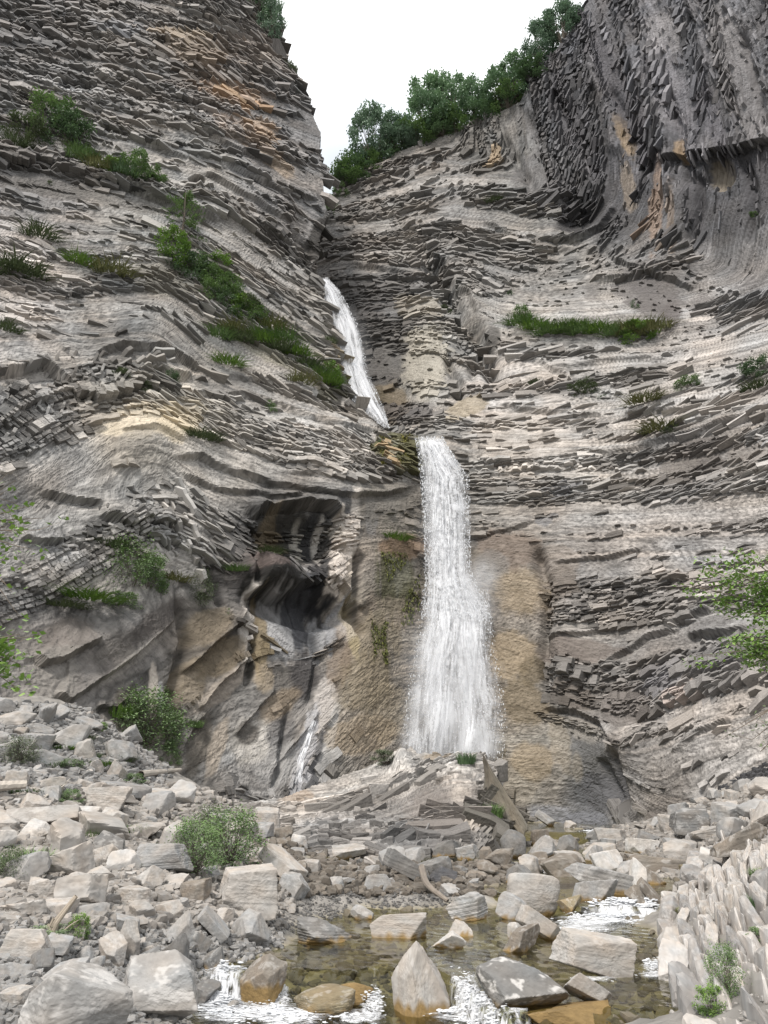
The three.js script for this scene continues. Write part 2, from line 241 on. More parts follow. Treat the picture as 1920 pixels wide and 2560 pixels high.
  for (let pass = 0; pass < 2; pass++) { const src = rows.map((r) => r.slice()), n = rows.length, R0 = 9; for (let j = 0; j <= cv; j++) { let s = 0; for (let q = -R0; q <= R0; q++) s += src[clamp(q, 0, n - 1)][j]; for (let c = 0; c < n; c++) { rows[c][j] = s / (2 * R0 + 1); s += src[Math.min(n - 1, c + R0 + 1)][j] - src[Math.max(0, c - R0)][j]; } } }
  const rowOf = (i, j) => { const c = Math.min(i / 2, rows.length - 1.001), k = c | 0; return rows[k + 1] ? lerp(rows[k][j], rows[k + 1][j], c - k) : rows[k][j]; };
  for (let j = 0; j <= cv; j++) for (let i = 0; i <= cu; i++) { const u = U[0] + i * step, v = rowOf(i, j); if (inside(u, v)) { id[j * (cu + 1) + i] = pos.length / 3; point(u, v); pos.push(R.x, R.y, R.z); col.push(R.r, R.g, R.b); uvs.push(R.a / GRAIN, R.bed * 0.42 / GRAIN); } }
  for (let j = 0; j < cv; j++) for (let i = 0; i < cu; i++) { const a = id[j * (cu + 1) + i], b = id[j * (cu + 1) + i + 1], c = id[(j + 1) * (cu + 1) + i], d = id[(j + 1) * (cu + 1) + i + 1]; if (a >= 0 && b >= 0 && c >= 0 && d >= 0) idx.push(a, c, b, b, c, d); }
  // every bed is cut by joints into blocks, each pushed out or lost on its own; a block belongs to the bed and joint cell that it fills
  function blocks(parent, singles, level, jut) {
    const bare = o.bare || [], seen = new Set(), list = [], S = level ? 3 : 5, A = new THREE.Vector3(), Bv = new THREE.Vector3(), N = new THREE.Vector3(), T = new THREE.Vector3(), Bd = new THREE.Vector3(), P = new THREE.Vector3(), C = new THREE.Vector3();
    const bedAt = (u, v) => pick(bed, u, v), alAt = (u, v) => pick(along, u, v);
    for (let v = V[0] + 4; v < V[1] - 4; v += S) for (let u = U[0] + 4; u < U[1] - 4; u += S) {
      if (!inside(u, v)) continue;
      const am0 = pick(amp, u, v); if (am0 < 0.19 || bare.some(([x, y, rx, ry, all]) => (all || !level) && ((u - x) / rx) ** 2 + ((v - y) / ry) ** 2 < 1 + 0.25 * noise(u * 0.03, v * 0.03, 5))) continue;
      let b = bedAt(u, v), k = BEDS.look[clamp(b * 8, 0, 3358) | 0]; while (BEDS.edges[k + 1] <= b) k++;
      let e0 = BEDS.edges[k], e1 = BEDS.edges[k + 1];
      if (level) { const parts = 2 + ((hash2(k, 401) * 3.5 * Math.min(1.6, e1 - e0 + 0.4)) | 0), q = Math.floor((b - e0) / (e1 - e0) * parts); const w = (e1 - e0) / parts; e0 += q * w; e1 = e0 + w; k = k * 16 + q + 5000; }
      const a = alAt(u, v), Lk = (level ? 0.55 : 0.75) * (0.5 + 1.1 * hash2(k, 3)) * (1 + 0.35 * Math.min(2, e1 - e0)), m = Math.floor(a / Lk + hash2(k, 9) * 7), key = k * 8192 + m + 4096; if (seen.has(key)) continue; seen.add(key);
      base(u, v); P.set(Q[0], Q[1], Q[2]); base(u + 3, v); A.set(Q[0], Q[1], Q[2]).sub(P); base(u, v + 3); Bv.set(Q[0], Q[1], Q[2]).sub(P);
      const bu = (bedAt(u + 3, v) - bedAt(u - 3, v)) / 2, bv = (bedAt(u, v + 3) - bedAt(u, v - 3)) / 2, la = A.lengthSq(), lb = Bv.lengthSq();
      Bd.copy(A).multiplyScalar(bu / la).addScaledVector(Bv, bv / lb); const gb = Bd.length(); if (gb < 0.35) continue; Bd.divideScalar(gb);
      N.crossVectors(Bv, A).normalize(); T.crossVectors(Bd, N);
      const au = (alAt(u + 3, v) - alAt(u - 3, v)) / 2, av = (alAt(u, v + 3) - alAt(u, v - 3)) / 2, ga = Math.abs(T.dot(C.copy(A).multiplyScalar(au / la).addScaledVector(Bv, av / lb))); if (ga < 0.12) continue;
      const sg = Math.sign(T.dot(C)) || 1, zl = Math.max(1, Math.round(pick(len, u, v) / Lk)), mg = Math.floor(m / zl), h1 = hash2(k, 11), h2 = hash2(k * 31 + 7, mg), h3 = hash2(k * 17 + 3, m * 5 + 1), h4 = hash2(m, k * 3 + 91);
      const q = point(u, v), comp = q.comp, lens = noise(a * 0.06 + k * 3.7, k * 1.9, 3.3), hide = hash2(k * 7 + 1, mg + 3);
      if (comp > 0.3 + 0.75 * hide || (level && h2 < 0.3)) continue;
      if (!level && (e1 - e0) / gb > 0.75 + 0.5 * hash2(k, 77)) continue;
      const out = jut * (level ? am0 + 0.12 : am0) * (0.75 * (h1 - 0.42) + 0.5 * lens + 0.65 * (h2 - 0.45) + 0.28 * (h3 - 0.5)) * (1.25 - 0.8 * comp); if (out < -0.12) continue;
      const wd = Math.min(Lk / ga, 3), ht = Math.min((e1 - e0) / gb, 2.2), da = ((m + 0.5 - hash2(k, 9) * 7) * Lk - a) / ga * sg, db = ((e0 + e1) / 2 - b) / gb, deep = 0.7 + Math.max(0, out);
      if (Math.abs(da) > 1.5 || Math.abs(db) > 0.6 || ht > 0.85) continue;
      const cx = q.x + T.x * da + Bd.x * db, cy = q.y + T.y * da + Bd.y * db, cz = q.z + T.z * da + Bd.z * db, yaw = (h4 - 0.5) * (0.5 + 0.7 * am0), f0 = out + 0.10, tone = 0.84 + 0.34 * h3 + 0.12 * (h1 - 0.5);
      const pos = [], col = [], uv = [], r = rng(key & 0xffffff), put = (x, y, z, kk) => { pos.push(cx + T.x * x + Bd.x * y + N.x * z, cy + T.y * x + Bd.y * y + N.y * z, cz + T.z * x + Bd.z * y + N.z * z); const c = tone * kk; col.push(q.r * c, q.g * c, q.b * c); uv.push((a + x) / GRAIN, (b * 0.42 + y + z * 0.6) / GRAIN); };
      const jt = () => (r() - 0.5), X = wd * 0.5, Y = ht * 0.47, fy = h4 > 0.7 ? 0.35 * jt() : 0;
      // front: five corners (one edge broken), back: the same drawn into the wall
      const F = [[-X, -Y], [X * 0.2 * jt(), -Y], [X, -Y], [X, Y], [X * 0.3 * jt(), Y], [-X, Y]].map(([x, y]) => [x * (1 + 0.05 * jt()), y * (1 + 0.16 * jt()), f0 + yaw * x + fy * y + 0.10 * jt() * Math.min(1, wd)]);
      const tooth = (h2 > 0.55 ? 0.42 : 0.16) * (r() - 0.35) * Math.min(wd, 1.4) * jut; F[1][2] += tooth; F[4][2] += tooth;
      F.forEach(([x, y, z], n) => put(x, y, z, 0.96 + 0.1 * r())); F.forEach(([x, y]) => put(x, y, -deep, 0.95));
      const idx = [0, 1, 4, 0, 4, 5, 1, 2, 3, 1, 3, 4]; for (let n = 0; n < 6; n++) { const p = n, s = (n + 1) % 6; idx.push(p, p + 6, s, s, p + 6, s + 6); }
      list.push([wd * ht, pos, col, uv, idx]);
    }
    list.sort((x, y) => y[0] - x[0]);
    for (const [, p, c, w, x] of list.slice(0, singles)) mesh('rock_block', geo(p, c, x, w), grainMat, parent);
    const rest = list.slice(singles), nP = rest.reduce((s, x) => s + x[1].length / 3, 0), nI = rest.reduce((s, x) => s + x[4].length, 0), pos = new Float32Array(nP * 3), col = new Float32Array(nP * 3), uv = new Float32Array(nP * 2), idx = new Uint32Array(nI); let p = 0, x = 0;
    for (const [, a, c, w, ii] of rest) { pos.set(a, p * 3); col.set(c, p * 3); uv.set(w, p * 2); for (let n = 0; n < ii.length; n++) idx[x++] = ii[n] + p; p += a.length / 3; }
    const m = mesh(level ? 'thin_beds' : 'bed_blocks', geo(pos, col, idx, uv), grainMat, parent); m.userData.kind = 'stuff';
  }
  const frame = (u, v) => { const T = new THREE.Vector3(pick(TX, u, v), pick(TY, u, v), pick(TZ, u, v)).normalize(), B = new THREE.Vector3(pick(BX, u, v), pick(BY, u, v), pick(BZ, u, v)).normalize(); return { T, B, N: new THREE.Vector3().crossVectors(T, B).normalize() }; };
  return { geometry: geo(new Float32Array(pos), new Float32Array(col), new Uint32Array(idx), new Float32Array(uvs)), frame, blocks, amp: (u, v) => pick(amp, u, v), point: (u, v) => { point(u, v); return { comp: R.comp, p: new THREE.Vector3(R.x, R.y, R.z), c: [R.r, R.g, R.b] }; } };
}

// a broken sheet of one bed: straight where it enters the wall, saw-toothed in front
function slabGeo(p, f, length, depth, thick, c, r) {
  const n = Math.max(3, Math.min(8, Math.round(length / (0.3 + 0.5 * r())))), pos = [], col = [], idx = [], tone = 0.8 + 0.42 * r(), tw = 0.06 * (r() - 0.5), tv = 0.10 * (r() - 0.5); let up = r() < 0.6; const wild = r() < 0.6 ? 0.12 : 0.8;
  const put = (x, y, h, k) => { pos.push(p.x + f.T.x * x + f.N.x * y + f.B.x * h, p.y + f.T.y * x + f.N.y * y + f.B.y * h, p.z + f.T.z * x + f.N.z * y + f.B.z * h); col.push(c[0] * tone * k, c[1] * tone * k, c[2] * tone * k); };
  for (let i = 0; i <= n; i++) {
    const x = length * (i / n - 0.5 + (i && i < n ? 0.5 * (r() - 0.5) / n : 0)), y = i === 0 || i === n ? -0.3 * depth : depth * (up ? 0.3 + 0.16 * r() : -0.05 + 0.26 * r()), h = tw * x, q = tv * y; up = r() < wild ? !up : up;
    put(x, -0.6 * depth, h - thick / 2, .9); put(x, y, h + q - thick * 0.5, .95 + .1 * r()); put(x, y, h + q + thick * 0.42, 1.12 + .1 * r()); put(x, y - 0.03 * depth, h + q + thick * 0.5, 1.06); put(x, -0.6 * depth, h + thick / 2, 1.05);  // front rim painted lighter, as if light caught it
  }
  for (let i = 0; i < n; i++) for (let q = 0; q < 4; q++) { const a = i * 5 + q, d = a + 5; idx.push(a, d, a + 1, d, d + 1, a + 1); }
  idx.push(0, 1, 2, 0, 2, 4, 2, 3, 4); const e = n * 5; idx.push(e, e + 2, e + 1, e, e + 4, e + 2, e + 2, e + 4, e + 3);
  return geo(pos, col, idx);
}
function plates(w, parent, seed, spots, singles) {             // spots: [u0, v0, u1, v1, how many, length, thickness, how far out]
  const r = rng(seed), list = [];
  for (const [u0, v0, u1, v1, n, L, T, out, ok] of spots) for (let i = 0; i < n * 0.72; i++) {
    let u = lerp(u0, u1, r()), v = lerp(v0, v1, r()); const run = 1 + ((r() * 4) | 0), T0 = T * (0.4 + 0.8 * r() * r()), o0 = out * (0.15 + 0.8 * r());
    for (let s = 0; s < run; s++) {
      if (u < u0 || u > u1 || (ok && !ok(u, v))) break;
      const q = w.point(u, v), f = w.frame(u, v), qa = w.point(u + 6, v).p.sub(q.p), qb = w.point(u, v + 6).p.sub(q.p); if (!s && q.comp > 0.4 + 0.6 * r()) break;
      const l = L * (0.4 + 1.1 * r() * r() + 0.3 * r()), t = T0 * (0.85 + 0.3 * r()), d = Math.max(0.7, Math.min(l, 1.9) * (0.5 + 0.5 * r())), o = o0 + 0.3 * out * (r() - 0.5), du = 6 * f.T.dot(qa) / qa.lengthSq() * l * .95, dv = 6 * f.T.dot(qb) / qb.lengthSq() * l * .95;
      f.T.applyAxisAngle(f.B, 0.24 * (r() - 0.5)); f.N.crossVectors(f.T, f.B);
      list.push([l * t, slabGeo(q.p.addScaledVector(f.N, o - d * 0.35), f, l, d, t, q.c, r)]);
      u += clamp(du, -90, 90); v += clamp(dv, -90, 90);
    }
  }
  list.sort((a, b) => b[0] - a[0]);
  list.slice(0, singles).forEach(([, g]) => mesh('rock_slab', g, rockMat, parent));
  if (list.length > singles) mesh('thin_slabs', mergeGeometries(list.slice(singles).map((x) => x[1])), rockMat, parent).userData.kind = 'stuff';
}

// ------------------------------------------------------------------ left cliff
const leftEdge = curve([[-120, 632], [0, 640], [60, 668], [130, 692], [190, 733], [240, 752], [290, 788], [330, 804], [380, 800], [420, 812], [480, 810], [540, 818], [590, 800], [640, 792], [695, 786], [770, 812], [860, 838], [960, 856], [1010, 880], [1045, 925], [1075, 965], [1090, 1040], [1180, 1052], [1300, 1064], [1500, 1104], [1700, 1112], [1900, 1110], [2150, 1100]]);
const leftWall = wall({
  U: [-160, 1230], V: [-80, 2090], step: 3.0, uEdge: leftEdge, lump: 1.1, drip: 0.8,
  depth: [
    [-150, 2100, 38], [0, 1760, 40], [0, 1500, 41], [0, 1200, 43], [0, 950, 46], [0, 700, 51], [0, 400, 56], [0, 0, 60], [-150, 1000, 42], [-150, 0, 56], [-150, 1500, 37],
    [300, 2050, 43], [300, 1700, 45.5], [300, 1450, 47], [300, 1200, 49], [300, 900, 53], [350, 650, 58], [350, 400, 61], [300, 0, 64],
    [600, 2100, 49], [600, 1850, 52], [600, 1500, 54], [600, 1200, 55], [600, 950, 59], [600, 700, 64], [600, 400, 66], [600, 0, 70],
    [800, 1950, 55], [850, 1600, 57], [850, 1300, 58], [850, 1100, 60], [800, 850, 66], [780, 650, 69], [800, 450, 69], [760, 200, 71], [650, 0, 73],
    [1050, 1900, 60], [1050, 1600, 61], [1050, 1300, 62.5], [1040, 1100, 64], [950, 1060, 64.5], [870, 980, 65]],
  bare: [[745, 1400, 150, 190, 0], [755, 1530, 130, 90, 1], [760, 1720, 150, 230, 0], [960, 1600, 110, 400, 1], [670, 1425, 80, 60, 1], [870, 1420, 60, 120, 0], [250, 1640, 260, 130, 0]],
  zones: [ // x, y, dip, bed thickness, relief, block length
    [60, 60, 12, .5, .75, 2], [200, 150, 13, .6, .8, 2.6], [400, 60, 12, .5, .7, 2], [560, 60, 20, .5, .75, 1.6], [600, 200, 24, .5, .8, 1.6], [450, 200, 10, .5, .7, 2], [330, 330, 18, .6, .8, 2.4], [700, 320, 26, .5, .85, 1.6], [780, 420, 24, .5, .8, 1.6], [500, 370, 18, .5, .75, 2],
    [80, 330, 14, .55, .65, 2.4], [60, 430, 12, .4, .4, 3], [250, 480, 13, .4, .45, 3], [430, 440, 12, .35, .3, 2], [600, 500, 30, .5, .75, 1.8], [750, 540, 36, .5, .7, 1.8], [550, 650, 36, .3, .25, 1.6], [680, 720, 40, .3, .28, 1.6], [380, 560, 10, .3, .18, 2],
    [60, 620, 24, .5, .3, 2.4], [200, 640, 6, .5, .3, 2], [80, 750, 4, .35, .3, 1.6], [240, 700, -6, .3, .35, 1.6], [330, 740, -12, .35, .45, 1.5], [300, 830, -22, .4, .5, 1.6], [420, 770, 14, .4, .5, 1.8], [470, 870, 14, .6, .7, 3], [640, 880, 16, .45, .5, 2], [780, 930, 10, .35, .3, 2],
    [550, 950, 7, .4, .5, 3], [700, 1010, 8, .4, .4, 4], [850, 1060, 10, .3, .22, 4], [430, 980, 4, .35, .2, 2], [330, 1070, -20, .35, .25, 1.8], [400, 1110, 6, .35, .3, 2], [560, 1170, 9, .5, .55, 3], [720, 1190, 5, .5, .5, 3], [880, 1180, 1, .5, .45, 2.5], [980, 1200, 0, .4, .4, 2],
    [60, 900, -8, .45, .55, 1.3], [60, 980, -72, .6, .7, 2.4], [140, 960, -76, .55, .6, 2.4], [230, 1000, -78, .5, .55, 2.2], [120, 1120, -70, .55, .6, 2.2], [220, 1120, -74, .55, .65, 2.2], [40, 1180, -40, .5, .5, 1.5], [300, 1190, 75, .6, .6, 2], [250, 1240, 70, .5, .5, 1.6],
    [340, 1290, 12, .8, .7, 1.8], [420, 1250, 66, .6, .5, 1.6], [470, 1340, 68, .5, .4, 1.5], [540, 1400, 76, .45, .4, 1.5], [80, 1330, 6, .7, .4, 3], [110, 1420, 4, .7, .25, 3], [240, 1440, -6, .6, .25, 3], [80, 1510, 4, .6, .25, 3],
    [170, 1600, -28, 1.6, .2, 3.5], [60, 1660, -20, 1.3, .14, 3], [320, 1580, -36, 1.6, .22, 4], [430, 1560, -40, 1.4, .25, 3], [300, 1700, -34, 1.6, .2, 4], [180, 1740, -30, 1.4, .15, 3], [520, 1640, -38, 1.1, .35, 3], [600, 1600, -48, .9, .3, 2.5], [480, 1800, -60, 1, .35, 3], [620, 1760, -52, .9, .3, 2.5], [560, 1900, -58, .7, .3, 2], [680, 1880, -40, .8, .28, 1.8], [620, 1960, 40, .8, .25, 1.6],
    [700, 1320, 3, .35, .35, 2], [820, 1300, 2, .4, .35, 2], [660, 1420, 6, .5, .2, 1.5], [780, 1400, 20, .5, .3, 1.5], [740, 1540, 88, .6, .16, 3], [680, 1500, 85, .6, .2, 3], [830, 1540, -72, .6, .2, 2.5], [860, 1420, -70, .8, .22, 2.5], [740, 1700, -78, .7, .28, 2.2], [800, 1800, -74, .8, .25, 2.4], [750, 1920, -78, .9, .22, 3], [640, 1500, 80, .6, .3, 2],
    [920, 1420, -20, .5, .2, 1], [930, 1600, -45, .4, .2, 1], [900, 1750, -35, .4, .18, 1.2], [980, 1850, -20, .5, .2, 1.2], [1040, 1700, 0, .5, .22, 1], [1000, 1500, 5, .5, .25, 1], [980, 1300, 0, .5, .25, 1.5], [870, 1900, -20, .5, .16, 1.2]],
  ledges: [
    [1.3, 55, [-60, 392], [0, 398], [110, 402], [200, 442], [330, 472], [480, 522], [560, 562]], [.7, 26, [40, 130], [190, 168], [390, 262]], [.7, 22, [220, 192], [360, 212], [440, 242], [560, 272]], [.8, 24, [420, 280], [520, 330], [600, 372], [720, 420]], [.7, 30, [180, 300], [330, 340], [480, 400]],
    [.7, 20, [330, 120], [480, 100], [600, 118]], [.8, 26, [560, 400], [640, 450], [720, 480], [800, 505]], [1.1, 34, [640, 562], [720, 610], [800, 655]], [.6, 22, [0, 240], [100, 250], [220, 280], [300, 320]], [.8, 20, [500, 430], [600, 480], [740, 560]],
    [.9, 36, [230, 885], [300, 868], [390, 872], [450, 905], [512, 925]], [.9, 28, [370, 905], [420, 935], [480, 950]], [1.1, 36, [-40, 930], [50, 918], [110, 908], [150, 934], [190, 965]], [1.3, 40, [180, 975], [240, 1000], [300, 985], [350, 955], [400, 940]], [.6, 30, [450, 975], [600, 985], [720, 1020], [850, 1060], [960, 1085]],
    [.5, 24, [520, 930], [660, 955], [800, 1010]], [.8, 30, [420, 1150], [500, 1140], [560, 1172], [680, 1212], [820, 1240], [960, 1236], [1050, 1215]], [.7, 22, [440, 1180], [560, 1225], [700, 1250], [760, 1245]], [.5, 20, [700, 1180], [850, 1190], [1040, 1180]], [.5, 24, [290, 1090], [380, 1078], [470, 1110]],
    [2.2, 44, [632, 1302], [655, 1275], [700, 1262], [770, 1264], [825, 1272], [846, 1298]], [1.0, 40, [240, 1290], [320, 1318], [400, 1312], [452, 1330]], [.8, 26, [330, 1330], [390, 1345], [450, 1372]], [.8, 30, [110, 1215], [180, 1245], [260, 1262]],
    [2.4, 70, [610, 1490], [650, 1478], [700, 1482], [760, 1462], [810, 1452]], [1.2, 30, [812, 1440], [850, 1460], [880, 1500], [902, 1530]], [.8, 30, [50, 1345], [110, 1358], [165, 1356]], [.6, 22, [160, 1345], [225, 1378]], [.6, 30, [0, 1440], [60, 1455], [110, 1490]],
    [.9, 70, [84, 1632], [104, 1662], [150, 1658], [210, 1625], [245, 1606]], [.9, 90, [128, 1738], [168, 1762], [240, 1712], [330, 1645], [450, 1545]], [.6, 60, [240, 1765], [290, 1770], [330, 1740]], [1.0, 60, [455, 1685], [520, 1625], [600, 1560], [625, 1520]], [.8, 50, [495, 1780], [560, 1700], [630, 1640]], [.6, 40, [590, 1840], [640, 1780], [690, 1720]], [.5, 40, [450, 1900], [490, 1820], [540, 1760]], [.5, 25, [690, 1930], [730, 1870], [800, 1780]]],
  grooves: [[-1.2, 12, [640, 1300], [628, 1360], [632, 1420], [625, 1480]], [-.8, 10, [840, 1290], [835, 1340], [870, 1400]], [-1.1, 10, [895, 1360], [888, 1500], [900, 1600]], [-.9, 10, [505, 1380], [545, 1470], [560, 1520]], [-.9, 12, [440, 1480], [470, 1600], [440, 1720], [430, 1900]], [-.8, 9, [640, 1540], [635, 1640], [620, 1720]], [-1, 10, [690, 560], [760, 620], [795, 690]], [-.6, 8, [775, 1560], [800, 1640], [770, 1780]], [-.6, 7, [730, 1760], [700, 1880], [690, 1990]]],
  blobs: [[492, 450, 17, 15, 0, -6, 4], [735, 1345, 104, 66, 4, -2.4, 3], [755, 1515, 122, 44, 8, -2.6, 2.5], [665, 1425, 66, 50, 0, 2.2, 1.5], [845, 1400, 26, 80, 14, .7, 1.5], [700, 1330, 36, 40, 0, -.4], [350, 1110, 90, 55, 0, .9], [420, 800, 150, 80, 12, .9], [330, 1300, 90, 40, 10, .8], [960, 1150, 60, 34, 0, .7, 2], [930, 1420, 60, 90, 0, .5], [900, 1720, 70, 160, 12, .8], [770, 1610, 60, 110, 10, -.7], [480, 1330, 50, 70, 0, .6], [200, 1620, 90, 50, -25, .6], [330, 1560, 110, 40, -35, .6], [85, 940, 70, 30, 0, -.6], [80, 1250, 60, 40, 0, -.9]],
  colors: [
    [100, 100, 0x837e7b], [300, 100, 0x8e867e], [550, 130, 0x9a897b], [520, 60, 0x8c867f], [650, 350, 0x85807e], [200, 300, 0x918c86], [100, 480, 0x7c7774], [500, 420, 0x9b968d], [350, 560, 0x948f85], [600, 620, 0x9d958a], [720, 500, 0x857f7b], [740, 300, 0x777372], [60, 620, 0xa89c92], [60, 760, 0xada195], [250, 760, 0x8f887e],
    [300, 850, 0x7a756d], [450, 850, 0x8f887c], [650, 800, 0x928c82], [700, 1000, 0xa49c90], [330, 1080, 0xb6a98e], [430, 1000, 0xb3a68d], [600, 960, 0x8c867c], [850, 1120, 0xb0a698], [550, 1110, 0xaaa294], [80, 1000, 0x8e8981], [150, 1150, 0x948e85], [300, 1260, 0x8f8a81], [430, 1350, 0xa09a90], [80, 1360, 0x8f8b84], [150, 1420, 0x9c958c], [300, 1400, 0x8a8379],
    [150, 1580, 0x77706a], [350, 1600, 0x6d6761], [60, 1650, 0x7c766f], [520, 1620, 0x6f6049], [600, 1700, 0x7d7468], [500, 1800, 0x7d7262], [700, 1330, 0x4d4a47], [800, 1300, 0x6b6762], [660, 1420, 0x5d5350], [740, 1530, 0x66676a], [700, 1600, 0x8a8a8b], [830, 1450, 0xa89d92], [850, 1600, 0x8d7b63], [740, 1700, 0x6a625a], [640, 1900, 0x83807c], [900, 1500, 0x77694f], [950, 1350, 0x8a785f], [950, 1700, 0x8c7a5c], [900, 1850, 0x93836a], [1000, 1150, 0x8a8072], [900, 1240, 0x8e877b], [1050, 1500, 0x857458], [1050, 1800, 0x8c7d64]],
  stainsAndShade: [ // x, y, rx, ry, turn, colour, strength, softness, streaks
    [492, 451, 15, 14, 0, 0x1c1b1a, .9, .2],  // shade inside the small hole, painted black into the rock
    [570, 230, 90, 26, 12, 0xa98a6c, .6, .6], [590, 320, 70, 30, 30, 0xa88866, .7, .5], [640, 330, 50, 40, 30, 0xb08e66, .6, .5], [560, 220, 26, 16, 20, 0xb99466, .8], [620, 250, 26, 14, -20, 0xb78f62, .8], [480, 130, 90, 30, 8, 0x97836b, .5], [690, 400, 60, 18, 40, 0xa58c6c, .5], [440, 90, 70, 14, 5, 0xa48f70, .5],
    [300, 75, 60, 18, 0, 0x8e929a, .5], [610, 330, 60, 24, 40, 0x6f6f72, .5], [560, 310, 60, 22, 35, 0x8e8d8d, .5],
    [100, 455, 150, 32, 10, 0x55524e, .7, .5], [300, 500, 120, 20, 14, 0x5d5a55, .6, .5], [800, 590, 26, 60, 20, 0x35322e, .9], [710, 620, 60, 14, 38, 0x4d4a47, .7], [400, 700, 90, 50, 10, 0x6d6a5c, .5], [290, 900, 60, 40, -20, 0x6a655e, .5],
    [360, 1060, 100, 50, -10, 0xc0b08f, .6], [440, 1050, 50, 60, 20, 0xc4b38e, .6], [340, 1115, 60, 30, -10, 0x807a70, .6], [570, 960, 110, 22, 8, 0x6f6b66, .6, .5], [500, 1010, 90, 30, 8, 0x9c968a, .4],
    [740, 1340, 110, 74, 2, 0x3d3b37, .9, .2, .4], [690, 1335, 36, 60, 0, 0x7a6a4c, .8, .4, .4], [760, 1345, 12, 60, 0, 0xa7a296, .8, .4, .5], [812, 1345, 9, 60, 3, 0xb0aaa0, .8, .4, .5], [790, 1340, 16, 70, 0, 0x2a2b2e, .8, .4, .4], [860, 1270, 20, 50, 0, 0x45464a, .6, .4, .6], [930, 1290, 14, 50, 0, 0x6a6a6a, .6, .4, .6], [890, 1260, 12, 60, 4, 0xb9b0a4, .5, .4, .5],  // cave shade painted dark over its recess, pale drip streaks across it
    [660, 1420, 52, 40, 0, 0x5b4c47, .8], [730, 1470, 130, 34, 6, 0x262523, .95, .2], [640, 1478, 40, 22, 0, 0x1d1c19, .9], [820, 1450, 60, 60, 40, 0x232428, .9, .3], [858, 1390, 28, 110, 16, 0xbdb2a6, .95, .2, .3], [870, 1440, 14, 70, 10, 0xb9ab98, .8], [850, 1300, 14, 36, 0, 0xb7ada0, .8],  // black under the overhang is painted shade; the pale fin is rock colour
    [700, 1560, 56, 90, 2, 0x9b9b9c, .85, .35, .7], [760, 1540, 40, 80, 6, 0x45474d, .9, .35, .7], [815, 1560, 20, 90, 12, 0x1f2126, .85, .3, .6], [850, 1570, 24, 90, 14, 0x8e9094, .8, .3, .8], [800, 1600, 18, 70, 12, 0x9fa0a2, .7, .3, .8], [655, 1600, 16, 110, 0, 0x77653c, .85, .3, .4], [622, 1560, 16, 110, 2, 0xb2aba2, .8, .3, .6], [634, 1640, 10, 60, 0, 0x3f3d33, .8, .3, .5],
    [760, 1690, 36, 60, 10, 0x3b3838, .9, .4, .6], [690, 1700, 46, 50, -20, 0x6b665f, .7], [700, 1760, 60, 30, -40, 0x8a7658, .6], [660, 1690, 26, 40, 0, 0x95815e, .5], [800, 1790, 22, 130, 14, 0xa8a19a, .85, .25, .5], [760, 1880, 22, 110, 12, 0x98989b, .9, .25, .5], [790, 1920, 18, 100, 14, 0x5f6063, .85, .25, .3], [815, 1860, 12, 110, 12, 0xa6a4a0, .8, .25, .5], [850, 1640, 26, 90, 10, 0x6e5c46, .8, .4, .5], [690, 1900, 60, 60, 30, 0x8d8c8a, .6], [625, 1850, 50, 60, 30, 0xb0aa9f, .6, .5], [700, 1830, 30, 40, 30, 0x4e4d4e, .6],
    [560, 1640, 70, 40, -38, 0x66573d, .8], [520, 1570, 60, 40, -40, 0x76674e, .7], [480, 1700, 40, 60, 20, 0x7a6a4e, .6], [560, 1720, 90, 24, -40, 0x8f8374, .7], [500, 1860, 26, 90, 20, 0x4f473b, .7], [540, 1880, 20, 80, 20, 0xa39480, .7], [620, 1830, 30, 30, -60, 0x403a33, .8],
    [380, 1560, 110, 26, -36, 0x4d4743, .8, .4], [160, 1600, 80, 50, -20, 0x675f58, .7], [220, 1680, 120, 40, -35, 0x6b655f, .6], [330, 1650, 110, 14, -38, 0xa09a90, .5], [390, 1720, 12, 60, 0, 0xb6aa9b, .8, .3, .5], [410, 1760, 10, 60, 0, 0x9c9c9c, .8, .3, .5], [330, 1760, 40, 60, 0, 0x4c463a, .7, .4, .5], [130, 1700, 60, 80, 0, 0x7f7a72, .6], [40, 1620, 60, 80, 0, 0x7a756e, .5],
    [990, 1130, 62, 46, 0, 0x4c4a1c, .95, .25, .5], [960, 1130, 14, 40, 0, 0xa88a5c, .8], [975, 1130, 12, 40, 0, 0x8c8b74, .7, .3, .4], [985, 1450, 50, 90, 0, 0x45451f, .85, .4, .9], [1000, 1420, 30, 60, 0, 0x6b6a58, .7, .4, .8], [945, 1570, 14, 60, 0, 0x3a3f17, .9, .3, .8], [1005, 1370, 60, 30, 0, 0x7a5f42, .8], [970, 1530, 70, 40, 0, 0x7d6f5d, .6, .4, .8], [910, 1700, 60, 90, 20, 0x7b6c4c, .6, .5, .5], [960, 1780, 60, 70, 0, 0x86775a, .5], [900, 1840, 90, 50, -10, 0x978260, .5], [930, 1600, 60, 60, 0, 0x73664a, .6, .4, .8], [880, 1560, 14, 90, 0, 0x8f8056, .8, .3, .4], [980, 1250, 80, 60, 0, 0x5f5a50, .6, .4, .6], [870, 1560, 26, 40, 0, 0xb4aa9e, .4],
    [815, 960, 20, 60, 10, 0x3c3a1e, .8, .4, .5], [825, 890, 12, 60, 10, 0x8b7a56, .7], [840, 1000, 16, 30, 10, 0x1f1d16, .9], [650, 860, 120, 26, 36, 0x6f6c52, .5]],
});
const leftCliff = root('cliff_left');
tag(leftCliff, 'tall grey cliff of tilted thin rock beds with a black cave, left of the waterfall', 'cliff', null, 'structure');
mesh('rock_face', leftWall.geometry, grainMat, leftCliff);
leftWall.blocks(leftCliff, 200, 0, 1); leftWall.blocks(leftCliff, 0, 1, .8);
